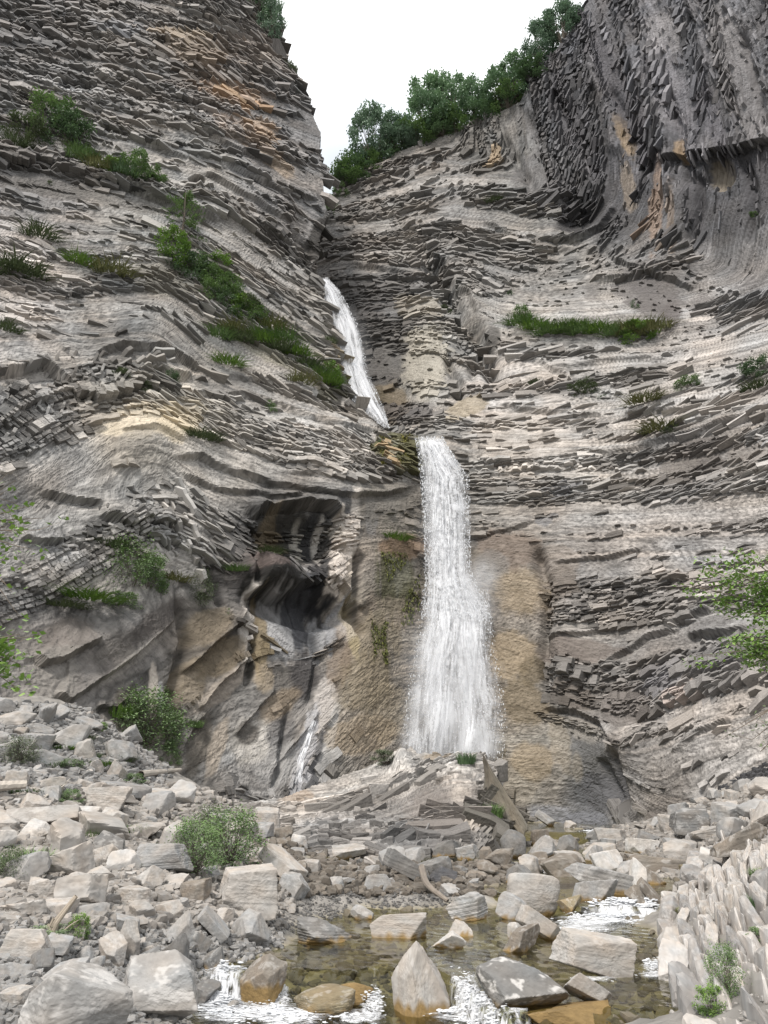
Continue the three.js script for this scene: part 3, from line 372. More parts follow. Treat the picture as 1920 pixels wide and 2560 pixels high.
plates(leftWall, leftCliff, 5, [
  [-60, 560, 340, 860, 160, 1.4, .16, .3], [420, 940, 1040, 1120, 150, 2.2, .16, .3], [560, 600, 800, 760, 60, 1.4, .16, .3], [330, 520, 700, 640, 60, 1.6, .14, .25], [640, 1180, 1050, 1300, 120, 1.6, .18, .35],
  [-60, -60, 640, 140, 330, 2.6, .30, .8, (u, v) => u < leftEdge(v) - 8], [0, 120, 740, 330, 480, 2.6, .28, .75, (u, v) => u < leftEdge(v) - 8], [380, 180, 800, 560, 420, 2.0, .26, .75, (u, v) => u < leftEdge(v) - 6], [-60, 260, 420, 420, 150, 2.6, .28, .6], [600, 480, 815, 680, 130, 2.2, .26, .6, (u, v) => u < leftEdge(v) - 4 && v > u - 190],
  [-40, 380, 420, 520, 60, 3.5, .3, .5], [180, 760, 520, 980, 120, 2.0, .32, .7], [-60, 930, 300, 1240, 90, 2.6, .4, .35], [450, 900, 860, 1030, 60, 3, .28, .5], [420, 1120, 1040, 1240, 120, 2.4, .32, .6], [220, 1200, 540, 1400, 60, 1.8, .45, .5], [-60, 1200, 260, 1400, 40, 2.4, .4, .4], [560, 700, 800, 900, 40, 1.6, .25, .3]], 80);

// ------------------------------------------------------------------ right cliff
const rightTop = curve([[700, 590], [790, 530], [820, 500], [850, 470], [900, 425], [960, 392], [1000, 377], [1060, 352], [1150, 322], [1230, 292], [1300, 250], [1330, 185], [1380, 140], [1440, 80], [1465, 0], [1480, -60], [1490, -90], [2080, -90]]);
const rightWall = wall({
  U: [720, 2060], V: [-85, 2150], step: 3.0, vEdge: rightTop, reach: 60, lump: 1.0, drip: 0.7, bare: [[1265, 1640, 105, 330, 1], [1440, 1990, 110, 110, 1], [930, 900, 120, 130, 0], [1330, 1930, 90, 120, 1], [1090, 1500, 90, 420, 1], [1180, 1420, 90, 80, 1]], cut: (u, v) => u > 720 + 0.28 * Math.max(0, v - 900),
  depth: [
    [700, 1000, 77], [700, 600, 81], [850, 560, 82], [900, 430, 86], [1000, 400, 86], [1150, 330, 85], [1250, 300, 83], [1330, 200, 80], [1450, 60, 76], [1500, -100, 74], [1700, -100, 64], [1700, 100, 65], [2060, -100, 52], [1950, 200, 58],
    [1950, 400, 60], [1700, 400, 68], [1500, 400, 75], [1300, 450, 80], [1100, 550, 81], [950, 650, 78], [870, 700, 77], [900, 900, 75.5], [960, 1060, 71], [1060, 1085, 66.5], [1130, 1120, 65.5], [1250, 1000, 67.5], [1250, 800, 72], [1250, 650, 77], [1500, 700, 72], [1500, 900, 66], [1500, 1100, 62], [1700, 850, 64], [1700, 1050, 58], [1950, 900, 55], [1950, 1100, 50], [1950, 700, 59],
    [1100, 1300, 64], [1100, 1500, 63], [1100, 1750, 62], [1100, 1950, 61.5], [1300, 1300, 62], [1300, 1600, 60.5], [1300, 1900, 58.5], [1450, 2060, 56], [1500, 1700, 56], [1550, 1950, 52], [1600, 1400, 56], [1750, 1700, 48], [1750, 1950, 45], [1950, 1400, 48], [1950, 1700, 42], [1950, 1950, 39], [1450, 2150, 56], [900, 1500, 66], [900, 2000, 65], [800, 1200, 71], [2050, 1500, 43]],
  zones: [
    [1350, 150, -116, .6, .6, 5.5], [1480, 60, -116, .7, .7, 5.5], [1650, 60, -115, .8, .6, 5.5], [1800, 100, -118, .8, .55, 5.5], [1950, 100, -118, .8, .55, 5.5], [1300, 260, -118, .6, .7, 5.5], [1450, 250, -113, .7, .8, 5.5], [1600, 220, -111, .7, .75, 5.5], [1750, 250, -112, .8, .6, 5.5], [1900, 280, -112, .8, .6, 5.5],
    [1200, 350, -122, .55, .65, 2], [1330, 400, -112, .6, .75, 5.5], [1460, 400, -106, .7, .8, 5.5], [1600, 420, -98, .6, .75, 2.4], [1720, 460, -95, .55, .7, 2.4], [1850, 430, -94, .6, .6, 2], [1950, 450, -92, .6, .6, 2], [1580, 520, -82, .5, .6, 2], [1680, 560, -75, .5, .6, 2], [1760, 600, -88, .5, .55, 2], [1900, 600, -95, .6, .4, 2],
    [1520, 590, -48, .45, .5, 1.6], [1620, 640, -42, .45, .5, 1.8], [1720, 660, 10, .5, .5, 2], [1440, 570, -25, .4, .4, 1.5], [1360, 540, -8, .4, .45, 1.5], [1270, 500, -6, .4, .5, 1.5], [1230, 440, -20, .45, .6, 1.4], [1120, 420, -30, .45, .7, 1.6], [1030, 410, -28, .45, .7, 1.6], [940, 470, -22, .45, .7, 1.6], [880, 540, -16, .45, .6, 1.8], [1000, 540, -18, .5, .8, 1.8], [1080, 500, -22, .5, .8, 1.8],
    [1080, 640, -32, .5, .7, 1.6], [960, 640, -3, .4, .6, 2], [880, 640, 4, .4, .5, 2.5], [1150, 580, 8, .4, .5, 1.6], [1200, 640, 4, .35, .3, 1.6], [1320, 640, -4, .35, .3, 2], [1450, 650, -14, .35, .35, 2], [930, 740, 0, .35, .35, 2], [1040, 720, -6, .35, .4, 1.8], [900, 840, -4, .3, .2, 2], [960, 900, -2, .3, .16, 2], [1050, 850, 6, .4, .25, 1.6], [1100, 780, 40, .5, .4, 1.6], [1170, 850, 48, .5, .45, 1.6], [1200, 750, 30, .5, .25, 2], [1160, 960, 8, .35, .35, 1.6], [960, 1000, 12, .35, .35, 1.6],
    [1300, 760, -2, .4, .3, 1.8], [1480, 740, 0, .4, .25, 2], [1350, 880, 6, .4, .4, 1.8], [1450, 910, -4, .4, .45, 1.8], [1560, 900, -10, .4, .4, 1.8], [1620, 740, 20, .5, .3, 2], [1750, 760, -10, .4, .35, 1.6], [1880, 800, -16, .4, .35, 1.6], [1800, 900, -14, .4, .35, 1.6], [1650, 960, -8, .4, .4, 1.8],
    [1200, 980, -10, .4, .5, 2], [1350, 980, -4, .45, .5, 2], [1480, 1000, -4, .4, .35, 2], [1250, 1060, -5, .3, .22, 3], [1400, 1070, -4, .3, .22, 3], [1550, 1080, -8, .35, .35, 2], [1700, 1060, -12, .45, .5, 2], [1850, 1020, -14, .45, .55, 2], [1250, 1150, -6, .35, .35, 2.5], [1400, 1150, -6, .35, .3, 2.5], [1700, 1130, -6, .35, .25, 2.5], [1880, 1120, -6, .4, .3, 2.5],
    [1250, 1220, -6, .32, .25, 3], [1450, 1220, -6, .32, .25, 2.5], [1650, 1220, -10, .4, .25, 2.5], [1850, 1230, -14, .4, .3, 2], [1200, 1300, -4, .35, .25, 2.5], [1350, 1330, -10, .35, .3, 1.6], [1500, 1340, -12, .38, .35, 1.4], [1650, 1340, -10, .38, .4, 1.2], [1820, 1320, -6, .38, .4, 1.2], [1250, 1450, 2, .4, .25, 1.2], [1300, 1580, 12, .45, .3, 1], [1280, 1700, 22, .5, .35, 1], [1290, 1850, 14, .5, .35, 1.2], [1340, 1960, 6, .6, .35, 1.6],
    [1430, 1450, -14, .38, .4, 1.4], [1560, 1470, -9, .4, .4, 1.6], [1720, 1480, -4, .4, .4, 1.6], [1880, 1470, -4, .4, .35, 1.6], [1440, 1560, -20, .4, .4, 1.2], [1560, 1560, -14, .42, .45, 1.4], [1680, 1560, -12, .42, .45, 1.5], [1830, 1580, -10, .4, .4, 1.5], [1420, 1650, 8, .4, .4, 1.4], [1520, 1660, -22, .4, .4, 1.4], [1650, 1660, -28, .45, .35, 1.5], [1800, 1680, -16, .4, .4, 1.4], [1420, 1750, 20, .45, .4, 1.4], [1520, 1740, -8, .4, .35, 1.4], [1640, 1760, -20, .42, .4, 1.4], [1780, 1770, -26, .42, .4, 1.3], [1900, 1740, -16, .42, .4, 1.3],
    [1440, 1830, 36, .35, .3, 1.8], [1500, 1860, 48, .35, .35, 1.8], [1590, 1850, -60, .4, .35, 1.4], [1700, 1850, -32, .42, .4, 1.3], [1840, 1850, -18, .42, .4, 1.3], [1540, 1940, 74, .35, .4, 2], [1580, 1990, 66, .35, .5, 2.2], [1640, 1990, 54, .35, .5, 2], [1700, 1980, 44, .38, .45, 1.8], [1680, 1920, -50, .42, .35, 1.4], [1780, 1930, -26, .42, .35, 1.4], [1480, 2000, 60, .8, .12, 2.5], [1420, 2030, 20, .9, .16, 2.5], [1560, 2050, 72, .35, .4, 2]],
  ledges: [
    [1.5, 90, [1640, 400], [1700, 392], [1770, 384], [1850, 372], [1990, 340]], [.9, 36, [1480, 700], [1570, 692], [1660, 660], [1720, 640]], [.8, 30, [1520, 640], [1600, 672], [1680, 690], [1740, 720]], [.6, 24, [1160, 1178], [1250, 1162], [1400, 1142], [1560, 1120], [1650, 1100]], [.8, 34, [1600, 1108], [1720, 1086], [1800, 1062], [1860, 1048], [2040, 1040]], [.5, 22, [1160, 1200], [1300, 1182], [1500, 1156], [1640, 1140]],
    [.6, 20, [1370, 920], [1450, 912], [1560, 893], [1690, 900]], [.5, 22, [1480, 950], [1600, 930], [1700, 935]], [.6, 24, [1240, 1010], [1320, 1030], [1420, 1038], [1520, 1040]], [.6, 20, [1550, 1035], [1620, 1030], [1700, 1020], [1760, 1000]], [.5, 20, [1300, 880], [1380, 920], [1420, 930]], [.7, 24, [1050, 660], [1120, 650], [1180, 670]], [.9, 30, [1000, 560], [1060, 590], [1120, 570]], [.7, 26, [870, 660], [960, 672], [1050, 690]], [.5, 18, [880, 845], [980, 850], [1060, 850]],
    [.9, 34, [1080, 690], [1120, 720], [1170, 740], [1190, 790]], [.6, 22, [1200, 560], [1280, 590], [1350, 610], [1440, 610]], [1.0, 40, [1360, 600], [1440, 590], [1500, 560], [1540, 500]],
    [.7, 26, [1440, 1545], [1560, 1510], [1640, 1470], [1720, 1450]], [.9, 24, [1660, 1570], [1720, 1545], [1780, 1520]], [.9, 26, [1710, 1592], [1800, 1588], [1880, 1574]], [.7, 22, [1500, 1690], [1540, 1640], [1620, 1590], [1700, 1570]], [.6, 24, [1500, 1700], [1620, 1660], [1690, 1640]], [.6, 22, [1370, 1690], [1440, 1700], [1500, 1690], [1560, 1640]], [.8, 30, [1350, 1770], [1440, 1780], [1500, 1810], [1540, 1870]], [.6, 26, [1560, 1800], [1680, 1760], [1800, 1715], [1920, 1690]], [.6, 26, [1360, 1610], [1450, 1590], [1540, 1560]], [.5, 20, [1680, 1890], [1740, 1830], [1830, 1790]],
    [.5, 20, [1500, 1480], [1640, 1455], [1760, 1440]], [.5, 20, [1380, 1410], [1500, 1390], [1620, 1370]], [.6, 24, [1250, 1260], [1400, 1236], [1560, 1210]], [.5, 30, [1100, 1330], [1180, 1345], [1260, 1330], [1340, 1300]]],
  grooves: [[-2.0, 22, [1060, 580], [1095, 690], [1150, 790], [1190, 850], [1225, 910], [1245, 960]], [.5, 22, [1110, 620], [1150, 720], [1210, 810], [1250, 880]], [-1.0, 10, [1110, 870], [1128, 925], [1148, 960], [1140, 1005]], [-.8, 12, [1180, 800], [1200, 860], [1170, 960]], [-1.3, 14, [1345, 1360], [1352, 1420], [1372, 1480], [1362, 1620], [1368, 1760]], [.8, 40, [1420, 1480], [1410, 1600], [1420, 1740]], [-1.1, 16, [1530, 1870], [1540, 1950], [1560, 2040]], [-.8, 12, [1500, 1890], [1510, 1950], [1530, 2020]],
    [-1.2, 16, [1500, 200], [1580, 330], [1620, 440]], [-1.0, 14, [1300, 260], [1390, 400], [1430, 520]], [1.0, 16, [1460, 140], [1520, 260], [1545, 400]], [-1.2, 14, [1640, 180], [1700, 330], [1720, 470]], [.9, 20, [1560, 100], [1640, 250], [1680, 380]], [-1.0, 14, [1370, 200], [1450, 330], [1500, 460]], [.9, 16, [1660, 420], [1700, 520], [1690, 600]], [-1.2, 12, [1740, 420], [1750, 520], [1720, 620]], [-.9, 12, [1840, 60], [1900, 240], [1920, 330]], [-.9, 12, [1560, 0], [1600, 110], [1640, 170]], [-1, 12, [1250, 330], [1320, 440], [1360, 540]], [.8, 12, [1340, 330], [1390, 430], [1400, 520]], [-.9, 12, [1860, 380], [1880, 500], [1870, 620]], [-.8, 10, [1780, 120], [1840, 280], [1850, 370]]],
  blobs: [[1450, 530, 60, 34, -25, -1.7, 1.5], [1795, 430, 36, 40, 0, -1.2, 3], [1530, 450, 30, 90, -14, -.8], [1400, 640, 130, 60, 0, -.7], [1390, 720, 190, 60, 2, -.5], [1600, 800, 160, 30, 4, .6], [1110, 1130, 40, 40, 0, .6, 2], [990, 980, 60, 60, 20, -.8], [1010, 860, 50, 90, 0, -.5], [1420, 1640, 60, 80, 0, .8], [1560, 1880, 70, 60, -40, .8], [1260, 1650, 70, 200, 0, .4], [1180, 1420, 60, 60, 0, .6], [1480, 1980, 60, 70, 0, -.6], [1150, 480, 130, 80, 30, .8], [1500, 60, 60, 60, 0, .6], [1690, 720, 60, 40, 0, -.5]],
  colors: [
    [1500, 100, 0x60606a], [1700, 100, 0x72727d], [1850, 60, 0x73737c], [1400, 300, 0x58585f], [1600, 400, 0x5e5e69], [1700, 300, 0x676873], [1850, 300, 0x64646d], [1800, 500, 0x54555e], [1500, 520, 0x46464d], [1250, 380, 0x77736c], [1000, 430, 0x94897d], [1000, 550, 0x978d80], [900, 480, 0x857c72], [1150, 520, 0x938b82], [1300, 560, 0x8f8a81], [1400, 620, 0x8d8880], [1250, 650, 0x8c8780], [900, 650, 0x8b8074], [950, 750, 0x74706d], [900, 900, 0x5f5d5c], [1000, 900, 0x98907f], [1150, 850, 0x8f897e], [1300, 800, 0xa49c91], [1500, 760, 0xa0988e], [1650, 740, 0x7d7774], [1750, 820, 0xaaa097], [1900, 850, 0xa59c93], [1900, 700, 0x7d7877],
    [1250, 950, 0xb0a59a], [1500, 950, 0xa0978c], [1400, 1050, 0xb0a599], [1750, 1000, 0xa89e93], [1750, 1130, 0x77706b], [1300, 1180, 0xa0978b], [1500, 1200, 0xa39b90], [1850, 1200, 0xa89e93], [1200, 1250, 0xa09789], [1250, 1370, 0x857868], [1250, 1500, 0x8d7b62], [1280, 1700, 0x8a7757], [1300, 1850, 0x8f7e60], [1350, 1950, 0x94856b], [1470, 2000, 0x6f6f72], [1480, 1900, 0x62625f], [1450, 1450, 0x8a8076], [1600, 1350, 0xa1968c], [1800, 1350, 0x9d948c], [1500, 1600, 0x968c80], [1430, 1720, 0x7d746a], [1650, 1700, 0x857d77], [1800, 1600, 0x8a8580], [1750, 1780, 0xa89c90], [1850, 1850, 0xa3988c], [1550, 1850, 0x8a8178], [1600, 1980, 0x857b70], [1500, 1400, 0x8f857b], [1100, 1500, 0x85745a], [1100, 1900, 0x8a795c], [1080, 1250, 0x7c746a]],
  stainsAndShade: [
    [1640, 520, 16, 110, 4, 0x9a7a5c, .5, .4, .5], [1680, 560, 12, 90, 0, 0x93795c, .4, .4, .5], [1560, 340, 14, 60, -20, 0x9b8056, .6], [1700, 370, 12, 30, 0, 0xa58658, .7], [1240, 390, 14, 26, 0, 0xb0956c, .7], [1800, 430, 34, 40, 0, 0x867a66, .8, .2], [1570, 470, 20, 60, -10, 0x94826a, .5],
    [1450, 530, 70, 40, -25, 0x3a393b, .9, .4], [1400, 470, 40, 60, 0, 0x535256, .6], [1330, 440, 50, 60, 30, 0x5c5a5b, .6], [1560, 250, 40, 160, -25, 0x55535a, .6, .5, .7], [1450, 330, 40, 140, -22, 0x58565b, .6, .5, .7], [1690, 250, 40, 160, -22, 0x84828a, .5, .5, .6], [1850, 200, 50, 200, -20, 0x8d8989, .5, .5, .7], [1780, 300, 30, 140, -22, 0x5b5961, .6, .5, .8], [1900, 440, 60, 80, 0, 0x47464b, .7, .5, .8], [1740, 500, 30, 90, 0, 0x4a494e, .6, .5, .8], [1660, 80, 60, 50, 0, 0x8f8b8c, .5],  // first entry paints the shade of the cavity; the rest are bed tones
    [1640, 740, 60, 60, 0, 0x5d5856, .85, .3, .8], [1680, 790, 26, 40, 0, 0x57504e, .8, .3, .6], [1590, 700, 50, 40, 0, 0x605c5b, .7, .3, .7], [1760, 760, 40, 30, 0, 0x605c5b, .7, .3, .7], [1480, 710, 20, 30, 0, 0x6a6663, .5, .3, .7], [930, 880, 110, 110, 0, 0x565350, .85, .3, .5], [910, 740, 80, 50, 0, 0x5f5c5a, .7, .4, .5], [1060, 900, 60, 90, 0, 0xa39c8b, .7, .3], [960, 1010, 50, 60, 30, 0x6a5b40, .8], [930, 1000, 50, 40, 30, 0x54492f, .7], [1010, 1030, 80, 30, 0, 0x565150, .7],
    [1165, 1020, 60, 24, -26, 0x8f8062, .7], [1050, 760, 60, 30, 10, 0xa09580, .5], [1230, 850, 18, 30, 30, 0x4a4743, .8],
    [1760, 1140, 60, 50, 0, 0x625b56, .85, .3, .7], [1690, 1160, 40, 60, 0, 0x6d6761, .7, .3, .7], [1870, 1130, 40, 40, 0, 0x706963, .7, .3, .7], [1520, 1160, 40, 24, 0, 0x77736f, .6, .3, .7], [1400, 1230, 30, 16, 0, 0x6f7074, .7], [1360, 1300, 20, 12, 0, 0x6f7074, .7], [1500, 1060, 26, 18, 0, 0x6f6d6b, .5, .3, .6], [1300, 1090, 120, 60, 0, 0xb4a89a, .4, .5],
    [1300, 1480, 70, 60, 10, 0x97825e, .6, .5], [1270, 1380, 80, 50, 0, 0x705f50, .75, .4], [1390, 1400, 60, 40, 0, 0x83776b, .6], [1400, 1460, 40, 50, 20, 0x6f655b, .8, .3], [1450, 1630, 110, 30, 0, 0x6b6058, .75, .3], [1430, 1740, 60, 30, 20, 0x5f564d, .8, .3], [1560, 1770, 70, 50, -30, 0x655d57, .7], [1660, 1690, 60, 40, -10, 0x77757a, .7], [1770, 1560, 60, 20, -10, 0x605c59, .5], [1280, 1640, 60, 60, 0, 0x927d58, .6], [1310, 1760, 60, 50, 30, 0x6f5f3f, .6], [1330, 1680, 30, 40, 20, 0x5f5134, .7], [1240, 1880, 26, 26, 0, 0x5d5238, .7], [1290, 1960, 60, 60, 0, 0x968a74, .4], [1330, 1900, 50, 50, 0, 0x8d7a58, .6], [1400, 1860, 26, 80, -14, 0x8f8167, .4],
    [1490, 1970, 56, 66, 6, 0x55565a, .85, .35, .3], [1380, 2040, 60, 30, 10, 0x7d8087, .8, .4, .4], [1470, 2050, 60, 20, 0, 0x6d7078, .8], [1480, 1890, 60, 40, 40, 0x5a5a59, .8], [1450, 1820, 60, 26, 30, 0x8f897f, .6], [1440, 1920, 14, 40, 0, 0x8f836c, .4], [1180, 1430, 60, 50, 0, 0x6b6253, .7, .5, .5], [1230, 1420, 40, 40, 0, 0x6d6a66, .6], [1800, 1700, 120, 40, -14, 0x7a7674, .6, .5], [1750, 1650, 90, 30, -10, 0x7e7b7a, .5], [1720, 1730, 50, 16, -6, 0xb29e92, .6]],
});
const rightCliff = root('cliff_right');
tag(rightCliff, 'pale folded cliff right of the waterfall, its dark upper beds standing upright', 'cliff', null, 'structure');
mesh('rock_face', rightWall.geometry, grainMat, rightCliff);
rightWall.blocks(rightCliff, 200, 0, 1); rightWall.blocks(rightCliff, 0, 1, .8);
plates(rightWall, rightCliff, 6, [
  [1150, 880, 1980, 1360, 620, 1.5, .15, .3], [1180, 1180, 1700, 1360, 200, 1.4, .13, .22], [1200, 640, 1980, 880, 260, 1.4, .14, .25], [1360, 1360, 1980, 1900, 460, 1.1, .17, .3], [1165, 1125, 1660, 1180, 70, 1.2, .4, .5], [870, 640, 1180, 900, 160, 1.4, .15, .25],
  [850, 400, 1200, 700, 420, 2.0, .26, .75, (u, v) => v > rightTop(u) + 12], [1300, -60, 1990, 560, 520, 2.6, .28, .6, (u, v) => v > rightTop(u) + 12], [1200, 330, 1560, 620, 150, 1.6, .26, .6, (u, v) => v > rightTop(u) + 12], [1160, 880, 1700, 1060, 220, 1.7, .25, .45], [1180, 1120, 1660, 1180, 50, 1.8, .35, .6], [1600, 1020, 1990, 1110, 60, 2, .35, .7], [1350, 1380, 1950, 1760, 260, 1.1, .24, .35], [1350, 1340, 1950, 1420, 60, 1.0, .24, .3], [1530, 1860, 1720, 2060, 120, 1.3, .28, .45], [1600, 1700, 1950, 1960, 130, 1.0, .26, .3], [1470, 560, 1760, 720, 80, 2, .28, .5], [860, 600, 1100, 720, 60, 1.8, .26, .5], [1240, 600, 1500, 700, 30, 1.6, .22, .3]], 80);

// ------------------------------------------------------------------ rock mound in front of the fall
const moundTop = curve([[540, 2012], [640, 2002], [720, 1985], [800, 1958], [880, 1932], [950, 1900], [985, 1888], [1012, 1880], [1028, 1856], [1046, 1878], [1080, 1876], [1120, 1893], [1150, 1886], [1200, 1896], [1240, 1908], [1270, 1930]]);
const moundWall = wall({
  U: [540, 1290], V: [1840, 2190], step: 2.6, vEdge: moundTop, uEdge: () => 1244, reach: 46, topSlope: -0.5, lump: .7, jag: .8, drip: .3,
  depth: [[540, 2190, 33], [540, 2050, 42], [540, 2012, 46], [700, 2190, 31], [700, 2080, 38], [700, 1990, 47], [850, 2190, 31], [850, 2060, 40], [850, 1945, 49], [1000, 2190, 31.5], [1000, 2080, 38], [1000, 1950, 46], [1000, 1885, 50], [1130, 2190, 33], [1130, 2080, 38], [1130, 1960, 44], [1130, 1895, 49], [1244, 2190, 36], [1244, 2080, 40], [1244, 1950, 44.5], [1244, 1910, 47]],
  zones: [[600, 2050, -10, .5, .28, 1], [750, 2020, -14, .5, .28, 1], [900, 1960, -22, .5, .4, .8], [1000, 1920, -70, .4, .45, .8], [1130, 1920, -6, .5, .28, 1], [1220, 1960, -10, .4, .26, 1], [800, 2080, 3, .3, .24, 2.4], [950, 2060, 8, .3, .24, 2], [1050, 2000, 20, .4, .24, 2], [1150, 2000, 24, .4, .24, 2], [950, 2000, -4, .35, .24, 2], [700, 2120, 3, .35, .28, 1.2], [900, 2130, 4, .3, .28, 1.6], [1050, 2110, -30, .5, .28, 1.2], [1180, 2080, -42, .5, .5, 1.2], [1220, 2140, -30, .5, .5, 1]],
  ledges: [[.5, 20, [940, 1990], [1000, 1975], [1040, 1955]], [.3, 12, [1180, 1945], [1215, 1955]], [.3, 10, [760, 2070], [860, 2078], [960, 2072]]],
  blobs: [[1010, 1905, 26, 30, 0, .8], [1150, 1925, 60, 30, -10, .5]],
  colors: [[600, 2040, 0xb0a597], [750, 2010, 0xb5aa9c], [880, 1960, 0xb4a898], [1000, 1910, 0xc0b4a4], [1060, 1905, 0x968a7a], [1150, 1920, 0xbbb0a2], [1220, 1950, 0xa89d90], [800, 2080, 0x928980], [950, 2030, 0x82796f], [1080, 2010, 0x716860], [1180, 2010, 0x786e66], [1100, 2080, 0x766d65], [1200, 2100, 0x8a8074], [700, 2130, 0xa89d90], [950, 2130, 0x968c81], [1240, 2050, 0x6f6650]],
  stainsAndShade: [[1110, 2030, 90, 50, 10, 0x7f756c, .6, .5], [1150, 1990, 30, 22, 0, 0xa99d8f, .5, .5], [740, 1990, 44, 16, -10, 0x9a7f60, .5], [1100, 1890, 40, 14, 0, 0x85755c, .7], [1180, 2060, 30, 14, 0, 0xb0a494, .5]],
});
const mound = root('rock_mound');
tag(mound, 'broad grey brown rock mound with a pale jagged crest before the waterfall', 'rock mound', null, 'structure');
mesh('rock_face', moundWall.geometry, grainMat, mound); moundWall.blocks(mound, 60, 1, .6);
plates(moundWall, mound, 8, [[560, 2000, 1230, 2150, 120, 1.0, .12, .15], [1040, 2060, 1230, 2140, 26, 1.2, .2, .2], [900, 1890, 1220, 1960, 40, .8, .3, .2]], 120);

// ------------------------------------------------------------------ stream levels and ground
const stepOne = curve([[-20, 16.6], [1.0, 16.4], [1.9, 13.6], [20, 13.2]]), stepTwo = curve([[-20, 28], [2.6, 27.5], [5.2, 23.4], [20, 22.6]]);
function water(x, z) {
  const d = -z, w = 0.35 * noise(x * 0.8, 3.1, z * 0.5);
  return -0.42 + 0.42 * sstep(-0.35, 0.35, d - stepOne(x) + w) + 0.3 * sstep(-0.5, 0.5, d - stepTwo(x) + w) + 0.4 * sstep(-0.9, 0.9, d - 33 + 2 * w) + 0.5 * sstep(-1.5, 1.5, d - 43 + 3 * w);
}
function onWater(px, py) { const r = ray(px, py), k = r[1] / r[2]; let d = 20; for (let i = 0; i < 30; i++) { const y = water(r[0] / r[2] * d, -d); d = 0.5 * d + 0.5 * clamp((y - EYE) / k, 8, 70); } return new THREE.Vector3(r[0] / r[2] * d, EYE + k * d, -d); }
const groundMarks = [];
for (const [px, py, d] of [
  [-250, 1740, 42], [-100, 1745, 40], [0, 1752, 38.5], [130, 1745, 39.5], [230, 1790, 42], [330, 1880, 44], [420, 1955, 47], [560, 2005, 48], [640, 2040, 41], [200, 1900, 34], [60, 1950, 29], [-150, 1950, 28], [350, 2010, 31], [150, 2060, 24.5], [480, 2090, 28], [300, 2150, 21.5], [60, 2200, 18.5], [-150, 2200, 17], [500, 2225, 20], [430, 2290, 18], [620, 2285, 20], [700, 2225, 24], [850, 2190, 26.5], [1000, 2225, 26], [250, 2330, 16], [60, 2400, 13], [430, 2375, 16.4], [300, 2520, 12.6], [100, 2560, 10.8], [-150, 2420, 12], [650, 2150, 29], [800, 2150, 33], [1000, 2165, 33], [1150, 2170, 34], [1270, 2120, 41], [1330, 2085, 50], [940, 2180, 30], [1080, 2215, 28],
  [1560, 2085, 48], [1620, 2060, 46], [1700, 2030, 44], [1800, 1985, 42], [1920, 1920, 41], [2060, 1900, 40], [1620, 2130, 36], [1750, 2130, 33], [1900, 2070, 32], [1850, 2140, 27], [1800, 2230, 22], [1930, 2250, 18], [1930, 2450, 12.5], [1800, 2500, 12.5], [2080, 2300, 15], [1740, 2560, 12], [1600, 2158, 32]]) { const p = at(px, py, d); groundMarks.push([p.x, p.z, p.y]); }
for (const [px, py, dy] of [
  [470, 2520, 0], [515, 2450, 0.05], [600, 2400, .05], [660, 2372, .02], [735, 2318, .02], [930, 2262, .02], [1090, 2252, .02], [1180, 2232, .02], [1260, 2196, .02], [1310, 2168, .02], [1420, 2112, .02], [1448, 2072, .02], [1690, 2545, .02], [1650, 2400, .02], [1630, 2320, .02], [1645, 2285, .02], [1665, 2252, .02], [1700, 2226, .02], [1680, 2185, .02], [1600, 2160, .05], [1510, 2110, .05], [1530, 2078, .02],
  [800, 2400, -.45], [680, 2420, -.35], [900, 2330, -.4], [1100, 2310, -.4], [1200, 2350, -.45], [1400, 2400, -.45], [1560, 2480, -.45], [1550, 2360, -.4], [1300, 2460, -.4], [1550, 2272, -.3], [1400, 2310, -.4], [1500, 2240, -.4], [1640, 2210, -.4], [1350, 2190, -.35], [1450, 2165, -.3], [1480, 2088, -.3], [1485, 2064, -.4], [800, 2530, -.35], [1000, 2555, -.35], [600, 2540, -.3], [1300, 2556, -.3]]) { const p = onWater(px, py); groundMarks.push([p.x, p.z, p.y + dy]); }
groundMarks.push([-4, 0, 1.2], [4, 0, 1.2], [0, -6, .6], [-10, 0, 2.5], [10, 0, 2.5], [-20, -60, 8], [20, -62, 4], [0, -66, 3], [-45, -40, 12], [45, -40, 12], [0, 10, 1.5]);
const groundField = spline(groundMarks.map(([x, z, y]) => [x / 10, z / 10, y]), 0.002);
const ground = (x, z) => groundField(x / 10, z / 10) + (0.10 * noise(x * 0.7, 0.4, z * 0.7) + 0.07 * noise(x * 1.9, 2.4, z * 1.9));
function spot(px, py) {                                        // where a line of sight first meets ground or water
  const r = ray(px, py);
  for (let d = 8; d < 75; d *= 1.006) { const x = r[0] / r[2] * d, y = EYE + r[1] / r[2] * d, g = Math.max(ground(x, -d), water(x, -d)); if (y <= g) return { p: new THREE.Vector3(x, g, -d), s: d / (F * r[2]) }; }
  const d = 50; return { p: new THREE.Vector3(r[0] / r[2] * d, EYE + r[1] / r[2] * d, -d), s: d / (F * r[2]) };
}
